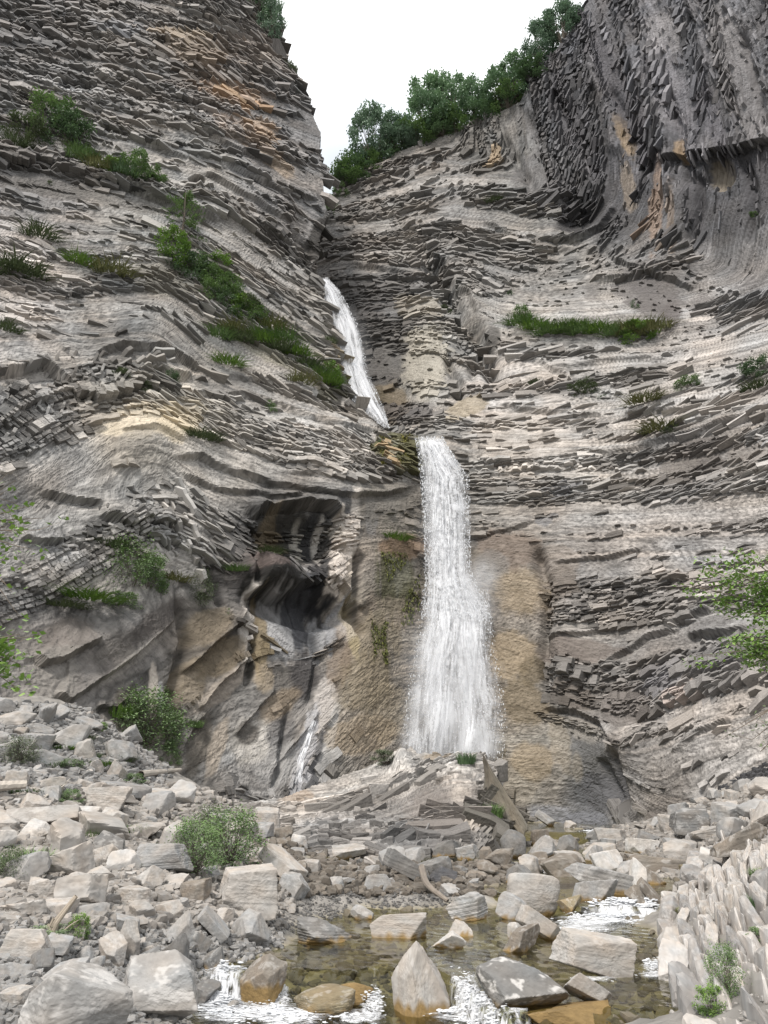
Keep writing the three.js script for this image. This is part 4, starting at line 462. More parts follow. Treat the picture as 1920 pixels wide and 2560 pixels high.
{
  const nu = 300, nd = 300, pos = [], col = [], idx = [];
  for (let j = 0; j <= nd; j++) { const d = j < 30 ? -4 + j / 30 * 12 : 8 * (75 / 8) ** ((j - 30) / (nd - 30)); for (let i = 0; i <= nu; i++) {
    const x = (i / nu * 2 - 1) * (8 + Math.max(d, 4) * 0.75), z = -d, g = ground(x, z), w = water(x, z), y = g + 0.05 * noise(x * 4, 1.2, z * 4) + 0.03 * noise(x * 9, 3.2, z * 9);
    pos.push(x, y, z);
    const t = 1 + 0.35 * noise(x * 3, .5, z * 3) + 0.25 * noise(x * 11, .5, z * 11), wet = sstep(0.12, -0.05, g - w), dark = sstep(0.15, .5, noise(x * 0.12 + 2.2, 1, z * 0.12) ) * 0.4;
    const c = [lerp(.20, .11, dark) * t, lerp(.19, .108, dark) * t, lerp(.175, .105, dark) * t], b = [.21 * t, .185 * t, .125 * t];
    col.push(lerp(c[0], b[0], wet), lerp(c[1], b[1], wet), lerp(c[2], b[2], wet));
  } }
  for (let j = 0; j < nd; j++) for (let i = 0; i < nu; i++) { const a = j * (nu + 1) + i, b = a + 1, c = a + nu + 1, e = c + 1; idx.push(a, b, c, b, e, c); }
  tag(mesh('ground', geo(pos, col, idx), rockMat, scene), 'grey stony ground of the scree slope and stream banks', 'ground', null, 'structure');
}
{ // the stream: one rippled sheet that steps down through the boulders
  const pos = [], idx = [], nx = 330, nz = 420, at0 = [];
  for (let j = 0; j <= nz; j++) { const d = 9 * (60 / 9) ** (j / nz); for (let i = 0; i <= nx; i++) {
    const x = lerp(-9, 15, i / nx), z = -d, y0 = water(x, z), s = Math.abs(water(x, z - 0.35) - water(x, z + 0.35));
    const rough = 0.012 + 0.22 * Math.min(s, .5);
    pos.push(x, y0 + rough * (noise(x * 5, 1, z * 3.2) + 0.6 * noise(x * 12, 4, z * 9)) + 0.006 * noise(x * 2.2, 8, z * 1.2), z); at0.push(ground(x, z) < y0 + 0.12 && d > 9 ? 1 : 0);
  } }
  for (let j = 0; j < nz; j++) for (let i = 0; i < nx; i++) { const a = j * (nx + 1) + i, b = a + 1, c = a + nx + 1, e = c + 1; if (at0[a] + at0[b] + at0[c] + at0[e]) idx.push(a, b, c, b, e, c); }
  const g = geo(pos, null, idx); g.computeVertexNormals();
  const m = new THREE.MeshPhysicalMaterial({ color: new THREE.Color().setRGB(.66, .66, .52), roughness: 0.09, transmission: 1, thickness: 0, ior: 1.33 });
  tag(mesh('water', g, m, scene), 'clear olive green stream running between the boulders', 'stream', null, 'structure');
}

// ------------------------------------------------------------------ boulders
const balls = new Map();
function ball(detail) { if (!balls.has(detail)) { const g = new THREE.IcosahedronGeometry(1, detail); g.deleteAttribute('uv'); g.deleteAttribute('normal'); balls.set(detail, mergeVertices(g, 1e-4)); } return balls.get(detail); }
const TONES = { P: 0xb4a99b, G: 0xa3a09b, D: 0x7d7a75, W: 0xc9c2b8, O: 0x8d7d58, B: 0x8a7b66, K: 0x57565a };
// a stone: the meeting of broken planes, edges worn, skin pitted, in its own bedding tone
function stone(seed, kind, w, h, dp, { detail = 8, tilt = 0, turn = 0, tone = 'P', foot = 0, bands = 0.5, lichen = 0.3, hex } = {}) {
  const r = rng(seed * 7919 + 13), planes = [], n3 = () => { const z = r() * 2 - 1, a = r() * 6.2832, q = Math.sqrt(1 - z * z); return [q * Math.cos(a), z, q * Math.sin(a)]; };
  const flat = kind === 'slab' ? 0.38 : 1, j = kind === 'round' ? 0.25 : 0.16;
  if (kind !== 'crag') for (const [x, y, z] of [[1, 0, 0], [-1, 0, 0], [0, 1, 0], [0, -1, 0], [0, 0, 1], [0, 0, -1]]) { const q = n3(), v = new THREE.Vector3(x + q[0] * j * 1.6, y + q[1] * j, z + q[2] * j * 1.6).normalize(); planes.push([v.x, v.y, v.z, y ? flat * (0.85 + 0.2 * r()) : 0.85 + 0.3 * r()]); }
  const extra = kind === 'crag' ? 15 : kind === 'round' ? 9 : 4;
  for (let i = 0; i < extra; i++) { const q = n3(), d = kind === 'crag' ? 0.52 + 0.48 * r() : 0.88 + 0.35 * r(); planes.push([q[0], q[1] , q[2], kind === 'slab' ? d * (0.55 + 0.45 * (1 - Math.abs(q[1]))) : d]); }
  if (kind === 'crag') { planes.push([0.2 * (r() - .5), -1, 0, .6]); }
  const p = kind === 'round' ? 10 : 60, src = ball(detail).attributes.position, n = src.count, pos = new Float32Array(n * 3), loc = new Float32Array(n * 3), col = new Float32Array(n * 3);
  const R = new THREE.Matrix4().makeRotationFromEuler(new THREE.Euler(0, turn, tilt * Math.PI / 180, 'ZYX')), v = new THREE.Vector3(), o = r() * 50;
  let lo = [9, 9, 9], hi = [-9, -9, -9];
  for (let i = 0; i < n; i++) {
    const x = src.getX(i), y = src.getY(i), z = src.getZ(i); let s = 1.7 ** -p;
    for (const q of planes) { const c = (q[0] * x + q[1] * y + q[2] * z) / q[3]; if (c > 0) s += c ** p; }
    let l = s ** (-1 / p); l *= 1 + 0.035 * noise(x * 2.3 + o, y * 2.3, z * 2.3) + 0.02 * noise(x * 6 + o, y * 6, z * 6) + (detail > 9 ? 0.012 * noise(x * 15 + o, y * 15, z * 15) + 0.007 * noise(x * 34, y * 34 + o, z * 34) : 0);
    const bed = noise(o, y * l * 9, 3) ; l *= 1 + 0.02 * bands * bed;
    v.set(x * l, y * l, z * l); loc[i * 3] = v.x; loc[i * 3 + 1] = v.y; loc[i * 3 + 2] = v.z; v.applyMatrix4(R);
    pos[i * 3] = v.x; pos[i * 3 + 1] = v.y; pos[i * 3 + 2] = v.z; for (let c = 0; c < 3; c++) { lo[c] = Math.min(lo[c], pos[i * 3 + c]); hi[c] = Math.max(hi[c], pos[i * 3 + c]); }
  }
  const base = grey(rgb(hex ?? TONES[tone], .69), tone === 'O' ? .3 : .5), tint = 0.9 + 0.2 * r(), S = [w, h, dp], fs = 2.2 / Math.max(w, 0.3);
  for (let i = 0; i < n; i++) {
    for (let c = 0; c < 3; c++) pos[i * 3 + c] = ((pos[i * 3 + c] - lo[c]) / (hi[c] - lo[c]) - (c === 1 ? 0 : 0.5)) * S[c];
    const x = loc[i * 3], y = loc[i * 3 + 1], z = loc[i * 3 + 2], yy = pos[i * 3 + 1];
    let t = tint * (1 + 0.16 * noise(x * 1.7 + o, y * 1.7, z * 1.7) + 0.16 * noise(x * 5, y * 5 + o, z * 5) + 0.12 * noise(x * 13, y * 13, z * 13 + o) + 0.10 * bands * noise(o, y * 12, x * .8) );
    const li = lichen * sstep(0.15, 0.5, noise(x * 2.6, y * 2.6 + 7, z * 2.6 + o) + 0.5 * noise(x * 9 + 3, y * 9, z * 9 + o)), wm = 0.07 * noise(x * 1.3, y * 1.3, z * 1.3 + 30 + o);
    let a = base[0] * t * (1 + wm), b = base[1] * t, c = base[2] * t * (1 - wm);
    a = lerp(a, .48, li); b = lerp(b, .47, li); c = lerp(c, .455, li);
    if (foot) { const f = sstep(foot + 0.06, foot - 0.10, yy + 0.12 * noise(x * 3 + o, 1, z * 3)); a = lerp(a, .20 * t, f); b = lerp(b, .135 * t, f); c = lerp(c, .055 * t, f); }
    col[i * 3] = clamp(a, .01, .8); col[i * 3 + 1] = clamp(b, .01, .8); col[i * 3 + 2] = clamp(c, .01, .8);
  }
  return geo(pos, col, ball(detail).index.array);
}
const taken = [], known = [];
const shortName = (label) => label.replace(/^(the )?/, '').split(/,| with | in the | on the | at the | beside | behind | lying | leaning | split | alone | squeezed | right of | left of | left against | between | standing | pointing | tucked | under | awash | below | above | below | near | just | high | by | high | that /)[0].trim();
function boulder(px, py, wpx, hpx, kind, tilt, seed, tone, label, opt = {}) {
  const g = spot(px, py), w = wpx * g.s, h = hpx * g.s * 0.98, dp = opt.deep ? opt.deep * w : Math.max(0.7 * w, Math.min(h, w)), inWater = water(g.p.x, g.p.z) > ground(g.p.x, g.p.z) - 0.02, sink = (inWater ? 0.12 : 0.08) * h + 0.04;
  const detail = wpx > 120 ? 30 : wpx > 70 ? 22 : wpx > 40 ? 14 : 9;
  const m = mesh(opt.name || 'boulder', stone(seed, kind, w, h + sink, dp, { detail, tilt, turn: opt.turn ?? 0.4 * ((seed * 0.37) % 2 - 1), tone, foot: opt.foot ?? (inWater ? sink + 0.09 * h + .03 : 0), bands: opt.bands ?? .5, lichen: opt.lichen ?? .3 }), rockMat, scene);
  m.position.set(g.p.x, g.p.y - sink, g.p.z - dp * 0.42);
  taken.push([m.position.x, m.position.z, Math.max(w, dp) * 0.5]);
  known.push({ n: shortName(label), x: m.position.x, z: m.position.z });
  return tag(m, label, opt.cat || 'boulder', opt.group);
}
for (const a of [
  [1055, 2545, 152, 165, 'crag', 0, 4, 'P', 'tall pale faceted boulder with a pointed top and brown wet foot, middle of the stream', { foot: .34, deep: .9 }],
  [1318, 2532, 235, 104, 'crag', -6, 9, 'D', 'low dark grey boulder mottled white, with an ochre wet left end', { foot: .2, lichen: .75, deep: .6 }],
  [1478, 2518, 118, 78, 'slab', -32, 12, 'P', 'pale leaning slab just right of the white mottled boulder', { deep: .7 }],
  [1500, 2452, 222, 112, 'block', -16, 15, 'P', 'long smooth pale boulder lying across the stream and sloping down to the right', { deep: .5, foot: .08 }],
  [1350, 2352, 112, 80, 'slab', -36, 17, 'P', 'pale slab leaning steeply to the left over a dark footed stone', { deep: .45 }],
  [1312, 2384, 104, 62, 'crag', -14, 21, 'B', 'grey brown stone with dark wet right side under a leaning slab', { foot: .16 }],
  [1300, 2350, 56, 38, 'crag', 10, 205, 'W', 'small white stone squeezed below the leaning slab', {}],
  [996, 2347, 146, 58, 'block', 2, 23, 'P', 'flat topped pale block split by one upright crack at the pool edge', { deep: .6, lichen: .1 }],
  [1171, 2304, 110, 64, 'crag', 22, 27, 'G', 'grey boulder with slanting ribs at the far edge of the pool', { bands: 2 }],
  [1153, 2343, 66, 36, 'crag', -12, 31, 'P', 'small pale stone in the pool behind a flatter white one', {}],
  [1124, 2373, 84, 36, 'crag', 4, 35, 'W', 'low whitish jagged stone alone in the green pool', {}],
  [1340, 2292, 146, 100, 'round', -8, 37, 'P', 'broad rounded beige boulder with a white patch on the far bank', { lichen: .15, deep: .7 }],
  [1283, 2300, 84, 62, 'round', -20, 38, 'G', 'grey boulder leaning on the front of the broad beige one', { lichen: .1 }],
  [1432, 2290, 66, 38, 'crag', -10, 41, 'O', 'brown wet stone beside white rapids', { foot: .2 }],
  [1508, 2238, 168, 74, 'slab', -16, 43, 'G', 'long grey slab leaning down to the right behind the rapids', { deep: .45, bands: 1.6 }],
  [1528, 2198, 92, 66, 'crag', 10, 47, 'W', 'white jagged boulder standing behind the long leaning slab', { lichen: .6 }],
  [1606, 2228, 56, 78, 'crag', 6, 49, 'W', 'upright pale stone pointing skyward on the stream island', { deep: .8 }],
  [1572, 2206, 54, 50, 'crag', 20, 51, 'G', 'grey stone tucked left of the upright pale one', {}],
  [1635, 2262, 62, 62, 'slab', -44, 53, 'B', 'thin brown wedge leaning left at the head of the rapids', { deep: .6, foot: .14 }],
  [1597, 2264, 60, 46, 'crag', -20, 55, 'B', 'brown stone at the foot of the leaning wedge', { foot: .16 }],
  [1492, 2252, 120, 50, 'slab', -10, 57, 'G', 'flat grey slab with an ochre right end above the rapids', { deep: .6 }],
  [1640, 2212, 60, 44, 'slab', -24, 59, 'B', 'tan flat stone behind the upright pale stone', {}],
  [1428, 2572, 236, 46, 'slab', 1, 61, 'O', 'broad flat ochre slab awash at the bottom of the picture', { foot: .6, deep: .5 }],
  [806, 2541, 162, 56, 'round', 3, 63, 'O', 'smooth ochre flat topped boulder between small cascades', { lichen: .25, deep: .6 }],
  [872, 2516, 124, 46, 'round', -6, 65, 'O', 'brown wet boulder behind the flat topped ochre one', { foot: .5 }],
  [648, 2520, 124, 116, 'crag', -12, 67, 'B', 'steep brown boulder between the pool and the white cascade', { foot: .5, deep: .8 }],
  [162, 2604, 284, 148, 'crag', -10, 71, 'G', 'largest grey boulder, rough topped, in the bottom left corner', { lichen: .55, deep: .7, foot: 0 }],
  [374, 2556, 226, 146, 'crag', -24, 74, 'G', 'big sloping grey boulder with whitish scales beside the cascade', { lichen: .6, deep: .7, foot: 0 }],
  [140, 2474, 122, 62, 'slab', 4, 77, 'G', 'flat grey slab behind the largest corner boulder', {}],
  [30, 2520, 80, 42, 'block', 6, 78, 'P', 'pale pinkish block at the left frame edge beside the corner boulder', {}],
  [603, 2300, 178, 122, 'block', -5, 81, 'P', 'largest squarish beige block, its right side broken and overhanging', { deep: .8, lichen: .1, bands: .8 }],
  [477, 2262, 84, 58, 'block', -2, 83, 'B', 'tan block left against the largest squarish block', { lichen: .1 }],
  [593, 2190, 30, 34, 'block', 4, 84, 'P', 'small upright stone behind the top of the largest squarish block', {}],
  [702, 2214, 128, 98, 'slab', -38, 87, 'P', 'large pale three cornered slab leaning behind the squarish block', { deep: .5 }],
  [730, 2248, 82, 58, 'crag', -16, 89, 'G', 'grey stone under the leaning three cornered slab', {}],
  [806, 2360, 142, 60, 'crag', -8, 91, 'D', 'low dark ribbed boulder at the edge of the gravel bar', { bands: 2.4, lichen: .2, deep: .6 }],
  [396, 2184, 152, 70, 'block', 6, 93, 'G', 'long grey slab block left of the willow bush', { deep: .5, lichen: .1, bands: .9 }],
  [445, 2372, 86, 82, 'crag', 12, 95, 'G', 'grey boulder, left one of three leaning together', { lichen: .1 }],
  [524, 2356, 88, 76, 'slab', -48, 97, 'G', 'grey tilted boulder, middle one of three leaning together', { deep: .8, lichen: .1 }],
  [616, 2366, 104, 78, 'crag', -20, 99, 'G', 'grey rounded boulder, right one of three leaning together', { lichen: .15 }],
  [424, 2430, 80, 80, 'crag', 10, 101, 'D', 'dark cornered boulder above the brown stones of the cascade', { lichen: .05 }],
  [270, 2412, 68, 66, 'crag', -4, 103, 'P', 'pale boulder with a dark hollow base on the cobbles', {}],
  [305, 2392, 80, 84, 'crag', 6, 105, 'P', 'peaked beige boulder behind the pale hollow based one', { lichen: .1 }],
  [524, 2428, 72, 52, 'crag', -14, 107, 'D', 'dark boulder with slanted top near the pool corner', {}],
  [490, 2392, 60, 54, 'crag', 6, 108, 'P', 'pale stone on cobbles below the three leaning boulders', { lichen: .1 }],
  [93, 2438, 56, 56, 'crag', -8, 109, 'D', 'dark brown block left of the grey slab', { lichen: .05 }],
  [50, 2402, 120, 70, 'block', -14, 111, 'P', 'broad pale boulder with dark underside at the left frame edge', {}],
  [225, 2440, 60, 44, 'round', 0, 113, 'G', 'rounded grey boulder on cobbles beside the flat slab', {}],
  [368, 2414, 36, 42, 'block', 0, 114, 'P', 'small squarish brown stone beside the dark cornered boulder', {}],
  [95, 2074, 194, 60, 'slab', 2, 115, 'P', 'long flat pale slab on the scree at the left edge', { deep: .5, lichen: .3 }],
  [252, 2030, 128, 60, 'block', -3, 117, 'P', 'big blunt beige boulder in the middle of the scree', { lichen: .25 }],
  [268, 2088, 78, 66, 'block', -6, 119, 'P', 'pale block standing on a dark cornered stone', {}],
  [264, 2132, 84, 52, 'crag', 4, 121, 'D', 'dark cornered stone under the pale block', {}],
  [382, 2014, 86, 42, 'block', -4, 123, 'P', 'beige flat topped block near the stranded log', { lichen: .1 }],
  [293, 1950, 66, 50, 'slab', -32, 125, 'P', 'tilted beige slab high on the scree', { lichen: .1 }],
  [102, 1818, 60, 62, 'crag', 8, 127, 'G', 'grey broken slab with a dark hollow at the top of the scree', { lichen: 0 }],
  [142, 1806, 46, 46, 'crag', -14, 129, 'G', 'grey half of a split slab at the top of the scree', { lichen: 0 }],
  [212, 1834, 70, 44, 'slab', -8, 131, 'G', 'flat topped grey slab below the cliff foot', { lichen: 0 }],
  [30, 1974, 66, 46, 'block', 2, 133, 'P', 'pale squarish block by the grassy left edge', {}],
  [121, 1988, 66, 42, 'block', 0, 135, 'P', 'square pale greenish block right of the grassy edge', { lichen: .1 }],
  [846, 2076, 66, 76, 'block', -3, 137, 'P', 'square beige block standing on the mound ledge', { lichen: .1, deep: .8 }],
  [662, 2082, 72, 62, 'block', -3, 139, 'P', 'pale squarish block at the left foot of the mound', { lichen: .2 }],
  [650, 2102, 62, 40, 'block', 4, 141, 'G', 'grey boulder in front of the pale mound foot block', {}],
  [708, 2106, 44, 36, 'block', 0, 143, 'B', 'small tan block right of the grey mound foot boulder', { lichen: .1 }],
  [746, 2124, 44, 32, 'round', 0, 145, 'W', 'whitish rounded boulder below the mound', {}],
  [1744, 2086, 104, 62, 'block', 0, 147, 'D', 'dark boulder streaked white at the right foot of the cliff', { lichen: .35, deep: .7 }],
  [1872, 2138, 150, 78, 'slab', 14, 149, 'B', 'long banded slab lying over a dark gap on the right bank', { deep: .5, bands: 2 }],
  [1790, 2100, 110, 40, 'slab', 8, 150, 'P', 'pale flat slab behind the long banded one', { bands: 1.5 }],
  [1612, 2136, 84, 38, 'slab', 8, 151, 'W', 'white flat stone with a shaded underside on the right bank', {}],
  [1788, 2174, 66, 52, 'slab', -28, 153, 'W', 'bright white tilted boulder on the right bank', { lichen: .6 }],
  [1664, 2184, 200, 46, 'slab', -3, 155, 'B', 'long low brown ledge across the stream head', { deep: .4, bands: 1.5 }],
  [1735, 2190, 56, 32, 'crag', -20, 156, 'O', 'tan wedge at the right end of the low brown ledge', {}],
  [1368, 2066, 58, 40, 'slab', -26, 157, 'G', 'grey brown slab propped at the cliff pool', {}],
  [1292, 2146, 68, 66, 'round', -10, 159, 'D', 'dark rounded boulder at the right foot of the mound', { lichen: .05 }],
  [1366, 2146, 82, 54, 'crag', -18, 161, 'G', 'grey boulder right of the dark rounded one', { lichen: .1 }],
  [1352, 2112, 50, 36, 'block', 4, 162, 'B', 'tan squarish block behind the grey boulder near the pool', { lichen: .05 }],
  [1424, 2134, 60, 44, 'crag', -12, 163, 'D', 'grey brown boulder below the upper pool outlet', { lichen: .1 }],
  [1432, 2168, 80, 36, 'crag', 6, 165, 'P', 'low pale boulder above the first rapids', {}],
  [1492, 2158, 48, 42, 'crag', 0, 167, 'G', 'grey boulder between pale low one and the white stone', {}],
  [1345, 2168, 52, 34, 'block', 3, 169, 'B', 'brown flat topped stone left of the low pale boulder', { lichen: .05 }],
  [1525, 2140, 40, 28, 'block', 6, 170, 'P', 'small pale block by the outlet of the upper pool', {}],
  [1016, 2208, 118, 80, 'slab', -26, 171, 'D', 'long tilted brown grey slab at the front foot of the mound', { deep: .5, bands: 2, lichen: .05 }],
  [1118, 2142, 78, 40, 'slab', 10, 173, 'D', 'flat slab overhanging a dark gap at the mound foot', { lichen: .05, deep: .8 }],
  [1170, 2150, 60, 36, 'block', 4, 174, 'G', 'grey block right of the overhanging slab', { lichen: .05 }],
  [1216, 2156, 34, 36, 'block', 0, 175, 'B', 'small tan upright block between dark boulders and slab', { lichen: .05 }],
  [1110, 2210, 76, 38, 'crag', -4, 177, 'K', 'blackish crumpled boulder behind the driftwood', { lichen: .05, bands: 2 }],
  [1300, 2208, 70, 44, 'crag', -6, 178, 'D', 'dark grey boulder behind the broad beige one', { lichen: .1 }],
  [1352, 2172, 46, 28, 'block', 0, 179, 'B', 'flat brown stone midway along the far bank', {}],
  [905, 2300, 60, 32, 'crag', -6, 181, 'G', 'grey stone on the dark gravel next to the split block', {}],
  [945, 2240, 74, 44, 'slab', -6, 183, 'G', 'grey slab on dark gravel', { lichen: .1 }],
  [770, 2190, 60, 36, 'block', 2, 185, 'P', 'pale block on the cobbles before the mound', {}],
  [870, 2150, 90, 34, 'slab', 4, 187, 'P', 'pale flat slab among broken stones before the mound', {}],
  [560, 2125, 110, 42, 'slab', 4, 189, 'P', 'pale slab behind the willow bush', {}],
  [330, 2266, 90, 40, 'block', 0, 191, 'P', 'pale block with a steep front amid the left boulders', {}],
  [190, 2230, 96, 46, 'crag', -6, 193, 'P', 'broad pale boulder left of the long grey slab block', {}],
  [90, 2250, 90, 50, 'crag', 4, 195, 'P', 'pale peaked boulder below the grassy left edge', {}],
  [365, 2226, 70, 52, 'crag', 8, 197, 'P', 'pale rounded block below the long grey slab block', {}],
  [60, 2112, 96, 60, 'crag', -8, 199, 'W', 'whitish ridged boulder in the grass at the left edge', {}],
  [250, 2165, 110, 50, 'crag', -4, 201, 'P', 'low broad pale boulder below the dark cornered stone', {}],
  [130, 2300, 90, 44, 'slab', 6, 203, 'P', 'pale slab behind the driftwood stump', {}],
]) boulder(...a);

// brown blade of rock at the right end of the mound
{
  const g = at(1275, 2110, 41.5), s = 41.5 / (F * ray(1275, 2110)[2]);
  const m = mesh('rock_blade', stone(301, 'crag', 104 * s, 225 * s, 3.4, { detail: 30, tilt: 8, hex: 0x84765a, bands: .6, lichen: .06 }), rockMat, scene);
  { const P = m.geometry.attributes.position, hh = 225 * s; for (let i = 0; i < P.count; i++) { const t = P.getY(i) / hh; P.setX(i, P.getX(i) * lerp(1.15, .16, t) - lerp(-.2, 1.25, t)); P.setZ(i, P.getZ(i) * lerp(1.1, .5, t)); } }
  m.position.set(g.x + .1, g.y - .2, g.z - 1);
  tag(m, 'tall brown pointed blade of rock at the right end of the mound', 'rock pinnacle');
}
// ------------------------------------------------------------------ loose rock: stones of the scree and banks, rubble between them
const zones = [ // pixel box of the ground, how many, size in metres, look
  { b: [-60, 1770, 330, 1960], n: 34, s: [0.39, 1.51], t: 'GGGP', label: 'grey angular stone on the upper scree below the left cliff', group: 'stones on the upper scree' },
  { b: [-60, 1960, 620, 2140], n: 46, s: [0.39, 1.59], t: 'PPPGW', label: 'pale angular stone on the middle of the left scree', group: 'stones on the middle scree' },
  { b: [-60, 2140, 640, 2310], n: 34, s: [0.28, 1.13], t: 'PPGW', label: 'pale grey angular stone among the left bank boulders', group: 'stones among the left bank boulders' },
  { b: [-20, 2310, 660, 2545], n: 34, s: [0.18, 0.64], t: 'GGPD', label: 'small grey stone among cobbles in the left foreground', group: 'stones among the foreground cobbles' },
  { b: [620, 2090, 1290, 2240], n: 30, s: [0.33, 1.37], t: 'GDPBG', label: 'broken grey brown stone at the foot of the mound', group: 'stones at the foot of the mound' },
  { b: [1290, 2070, 1720, 2200], n: 26, s: [0.39, 1.51], t: 'PGBPD', label: 'grey or tan stone in the stream head below the cliff', group: 'stones of the stream head' },
  { b: [1560, 1975, 1930, 2130], n: 34, s: [0.44, 1.67], t: 'PGGP', label: 'grey angular stone on the right bank below the folded cliff', group: 'stones on the right bank' },
];
const shapes = new Map(), loose = [];
function shared(kind, k, tone) { const key = kind + k + tone; if (!shapes.has(key)) shapes.set(key, stone(900 + k * 17 + tone.charCodeAt(0) * 3, kind, 1, 1, 1, { detail: 8, tilt: (k * 37 % 50) - 25, turn: k, tone, lichen: .2, bands: .6 })); return shapes.get(key); }
zones.forEach((zn, zi) => {
  const r = rng(50 + zi); let made = 0;
  for (let tries = 0; made < zn.n && tries < zn.n * 12; tries++) {
    const px = lerp(zn.b[0], zn.b[2], r()), py = lerp(zn.b[1], zn.b[3], r()), q = spot(px, py); if (q.p.z < -56) continue;
    const size = lerp(zn.s[0], zn.s[1], r() ** 1.6), x = q.p.x, z = q.p.z;
    if (water(x, z) > ground(x, z) + 0.12 && r() < .8) continue;
    if (taken.some(([a, b, c]) => (a - x) ** 2 + (b - z) ** 2 < (c * 0.9 + size * 0.4) ** 2)) continue;
    const tone = zn.t[(r() * zn.t.length) | 0], kind = ['block', 'crag', 'slab', 'crag'][(r() * 4) | 0];
    const m = mesh('boulder', shared(kind, (r() * 5) | 0, tone), rockMat, scene), h = size * (kind === 'slab' ? .45 : .6 + .35 * r());
    m.position.set(x, q.p.y - h * .22, z); m.rotation.set(.35 * (r() - .5), r() * 6.28, .35 * (r() - .5)); m.scale.set(size * (1 + .5 * r()), h, size * (.8 + .4 * r()));
    tag(m, zn.label, 'boulder', zn.group); loose.push([m, size, tone, kind, zn]); taken.push([x, z, size * .55]); made++;
  }
});
{ // each loose stone is told by its size, colour and shape and by the boulder it lies beside
  const seen = new Map(), say = (m, k) => { const q = known.map((b) => [(b.x - m.position.x) ** 2 + (b.z - m.position.z) ** 2, b]).sort((a, b) => a[0] - b[0])[k][1], dx = m.position.x - q.x, dz = m.position.z - q.z; return (Math.abs(dx) > Math.abs(dz) * .7 ? (dx < 0 ? 'left of' : 'right of') : dz < 0 ? 'behind' : 'in front of') + ' the ' + q.n; };
  for (const [m, size, tone, kind, zn] of loose) {
    const f = (size - zn.s[0]) / (zn.s[1] - zn.s[0]), a = `${f < .12 ? 'small' : f < .4 ? 'middling' : 'large'} ${{ P: 'beige', G: 'grey', D: 'dark', W: 'whitish', B: 'tan' }[tone]} ${{ block: 'blocky', crag: 'jagged', slab: 'flat' }[kind]} stone `;
    let t = ''; for (const k of [0, 1, 2, 3]) { const s = a + say(m, k); if (!seen.has(s) && s.split(' ').length <= 16) { t = s; break; } }
    if (t) { seen.set(t, m); m.userData.label = t; }
  }
}
{ // rubble, cobbles and gravel nobody could count
  const r = rng(77), bits = [];
  for (const [b, n, lo, hi, t] of [[[-80, 1760, 420, 1990], 5200, .06, .34, 'G'], [[-80, 1960, 700, 2160], 5200, .06, .36, 'P'], [[-60, 2130, 720, 2330], 4200, .05, .26, 'P'], [[-40, 2300, 700, 2560], 5200, .03, .15, 'G'], [[640, 2170, 1180, 2330], 5200, .02, .09, 'D'], [[620, 2060, 1330, 2240], 3600, .06, .36, 'B'], [[1280, 2060, 1720, 2230], 3600, .06, .34, 'P'], [[1540, 1960, 1990, 2150], 4200, .06, .36, 'P'], [[1700, 2200, 1930, 2560], 300, .03, .09, 'W'], [[500, 2180, 1700, 2560], 2600, .06, .3, 'O']])
    for (let i = 0; i < n; i++) {
      const q = spot(lerp(b[0], b[2], r()), lerp(b[1], b[3], r())), x = q.p.x + .3 * (r() - .5), z = q.p.z + .3 * (r() - .5); if (z < -57) continue;
      const s = lerp(lo, hi, r() ** 2.6), under = water(x, z) - ground(x, z);
      if (t !== 'O' && under > .05) continue; if (t === 'O' && under < .02) continue;
      bits.push([x, ground(x, z) + s * .12, z, s, r(), r(), r(), t]);
    }
  const kinds = [0, 1, 2].map((k) => { const g = stone(1200 + k, ['crag', 'block', 'slab'][k], 1, 1, 1, { detail: 2, hex: 0xe8e8e8, lichen: 0 }); return g; });
  const dark = new THREE.Color();
  kinds.forEach((g, k) => {
    const own = bits.filter((_, i) => i % 3 === k), m = new THREE.InstancedMesh(g, rockMat, own.length), M = new THREE.Matrix4(), Q4 = new THREE.Quaternion(), E = new THREE.Euler(), c = new THREE.Color();
    own.forEach(([x, y, z, s, a, b, d, t], i) => {
      M.compose(new THREE.Vector3(x, y - s * .3, z), Q4.setFromEuler(E.set(.6 * (a - .5), b * 6.28, .6 * (d - .5))), new THREE.Vector3(s * (1 + a), s * (.55 + .4 * b), s)); m.setMatrixAt(i, M);
      const base = grey(rgb(TONES[t], .6 + .5 * d), .5); c.setRGB(base[0] * 1.15, base[1] * 1.15, base[2] * 1.15); m.setColorAt(i, c);
    });
    m.name = numbered('rubble'); m.castShadow = m.receiveShadow = true; scene.add(m);
    tag(m, ['loose broken rubble strewn over scree and banks', 'small blocky rubble strewn over scree and banks', 'flat chips of rubble strewn over scree and banks'][k], 'rubble', null, 'stuff');
  });
  // dark shale heap at the right foot of the cliff
  const own = [], rr = rng(81); for (let i = 0; i < 2600; i++) { const px = lerp(1740, 1990, rr()), top = lerp(2015, 1895, (px - 1740) / 200), py = top + rr() * lerp(40, 110, (px - 1740) / 200), d = lerp(42.5, 38.5, (py - top) / 110) - (px - 1740) * .008; own.push([at(px, py, d), .08 + .3 * rr() ** 3, rr(), rr()]); }
  const m = new THREE.InstancedMesh(kinds[2], rockMat, own.length), M = new THREE.Matrix4(), Q4 = new THREE.Quaternion(), E = new THREE.Euler(), c = new THREE.Color();
  own.forEach(([p, s, a, b], i) => { M.compose(p, Q4.setFromEuler(E.set(a - .5, b * 6, .7 - a)), new THREE.Vector3(s * 1.4, s * .7, s)); m.setMatrixAt(i, M); const k = .05 + .07 * b; m.setColorAt(i, c.setRGB(k, k, k * 1.05)); });
  m.name = 'shale_heap'; m.castShadow = m.receiveShadow = true; scene.add(m); tag(m, 'dark shale chips heaped at the right foot of the folded cliff', 'shale', null, 'stuff');
}
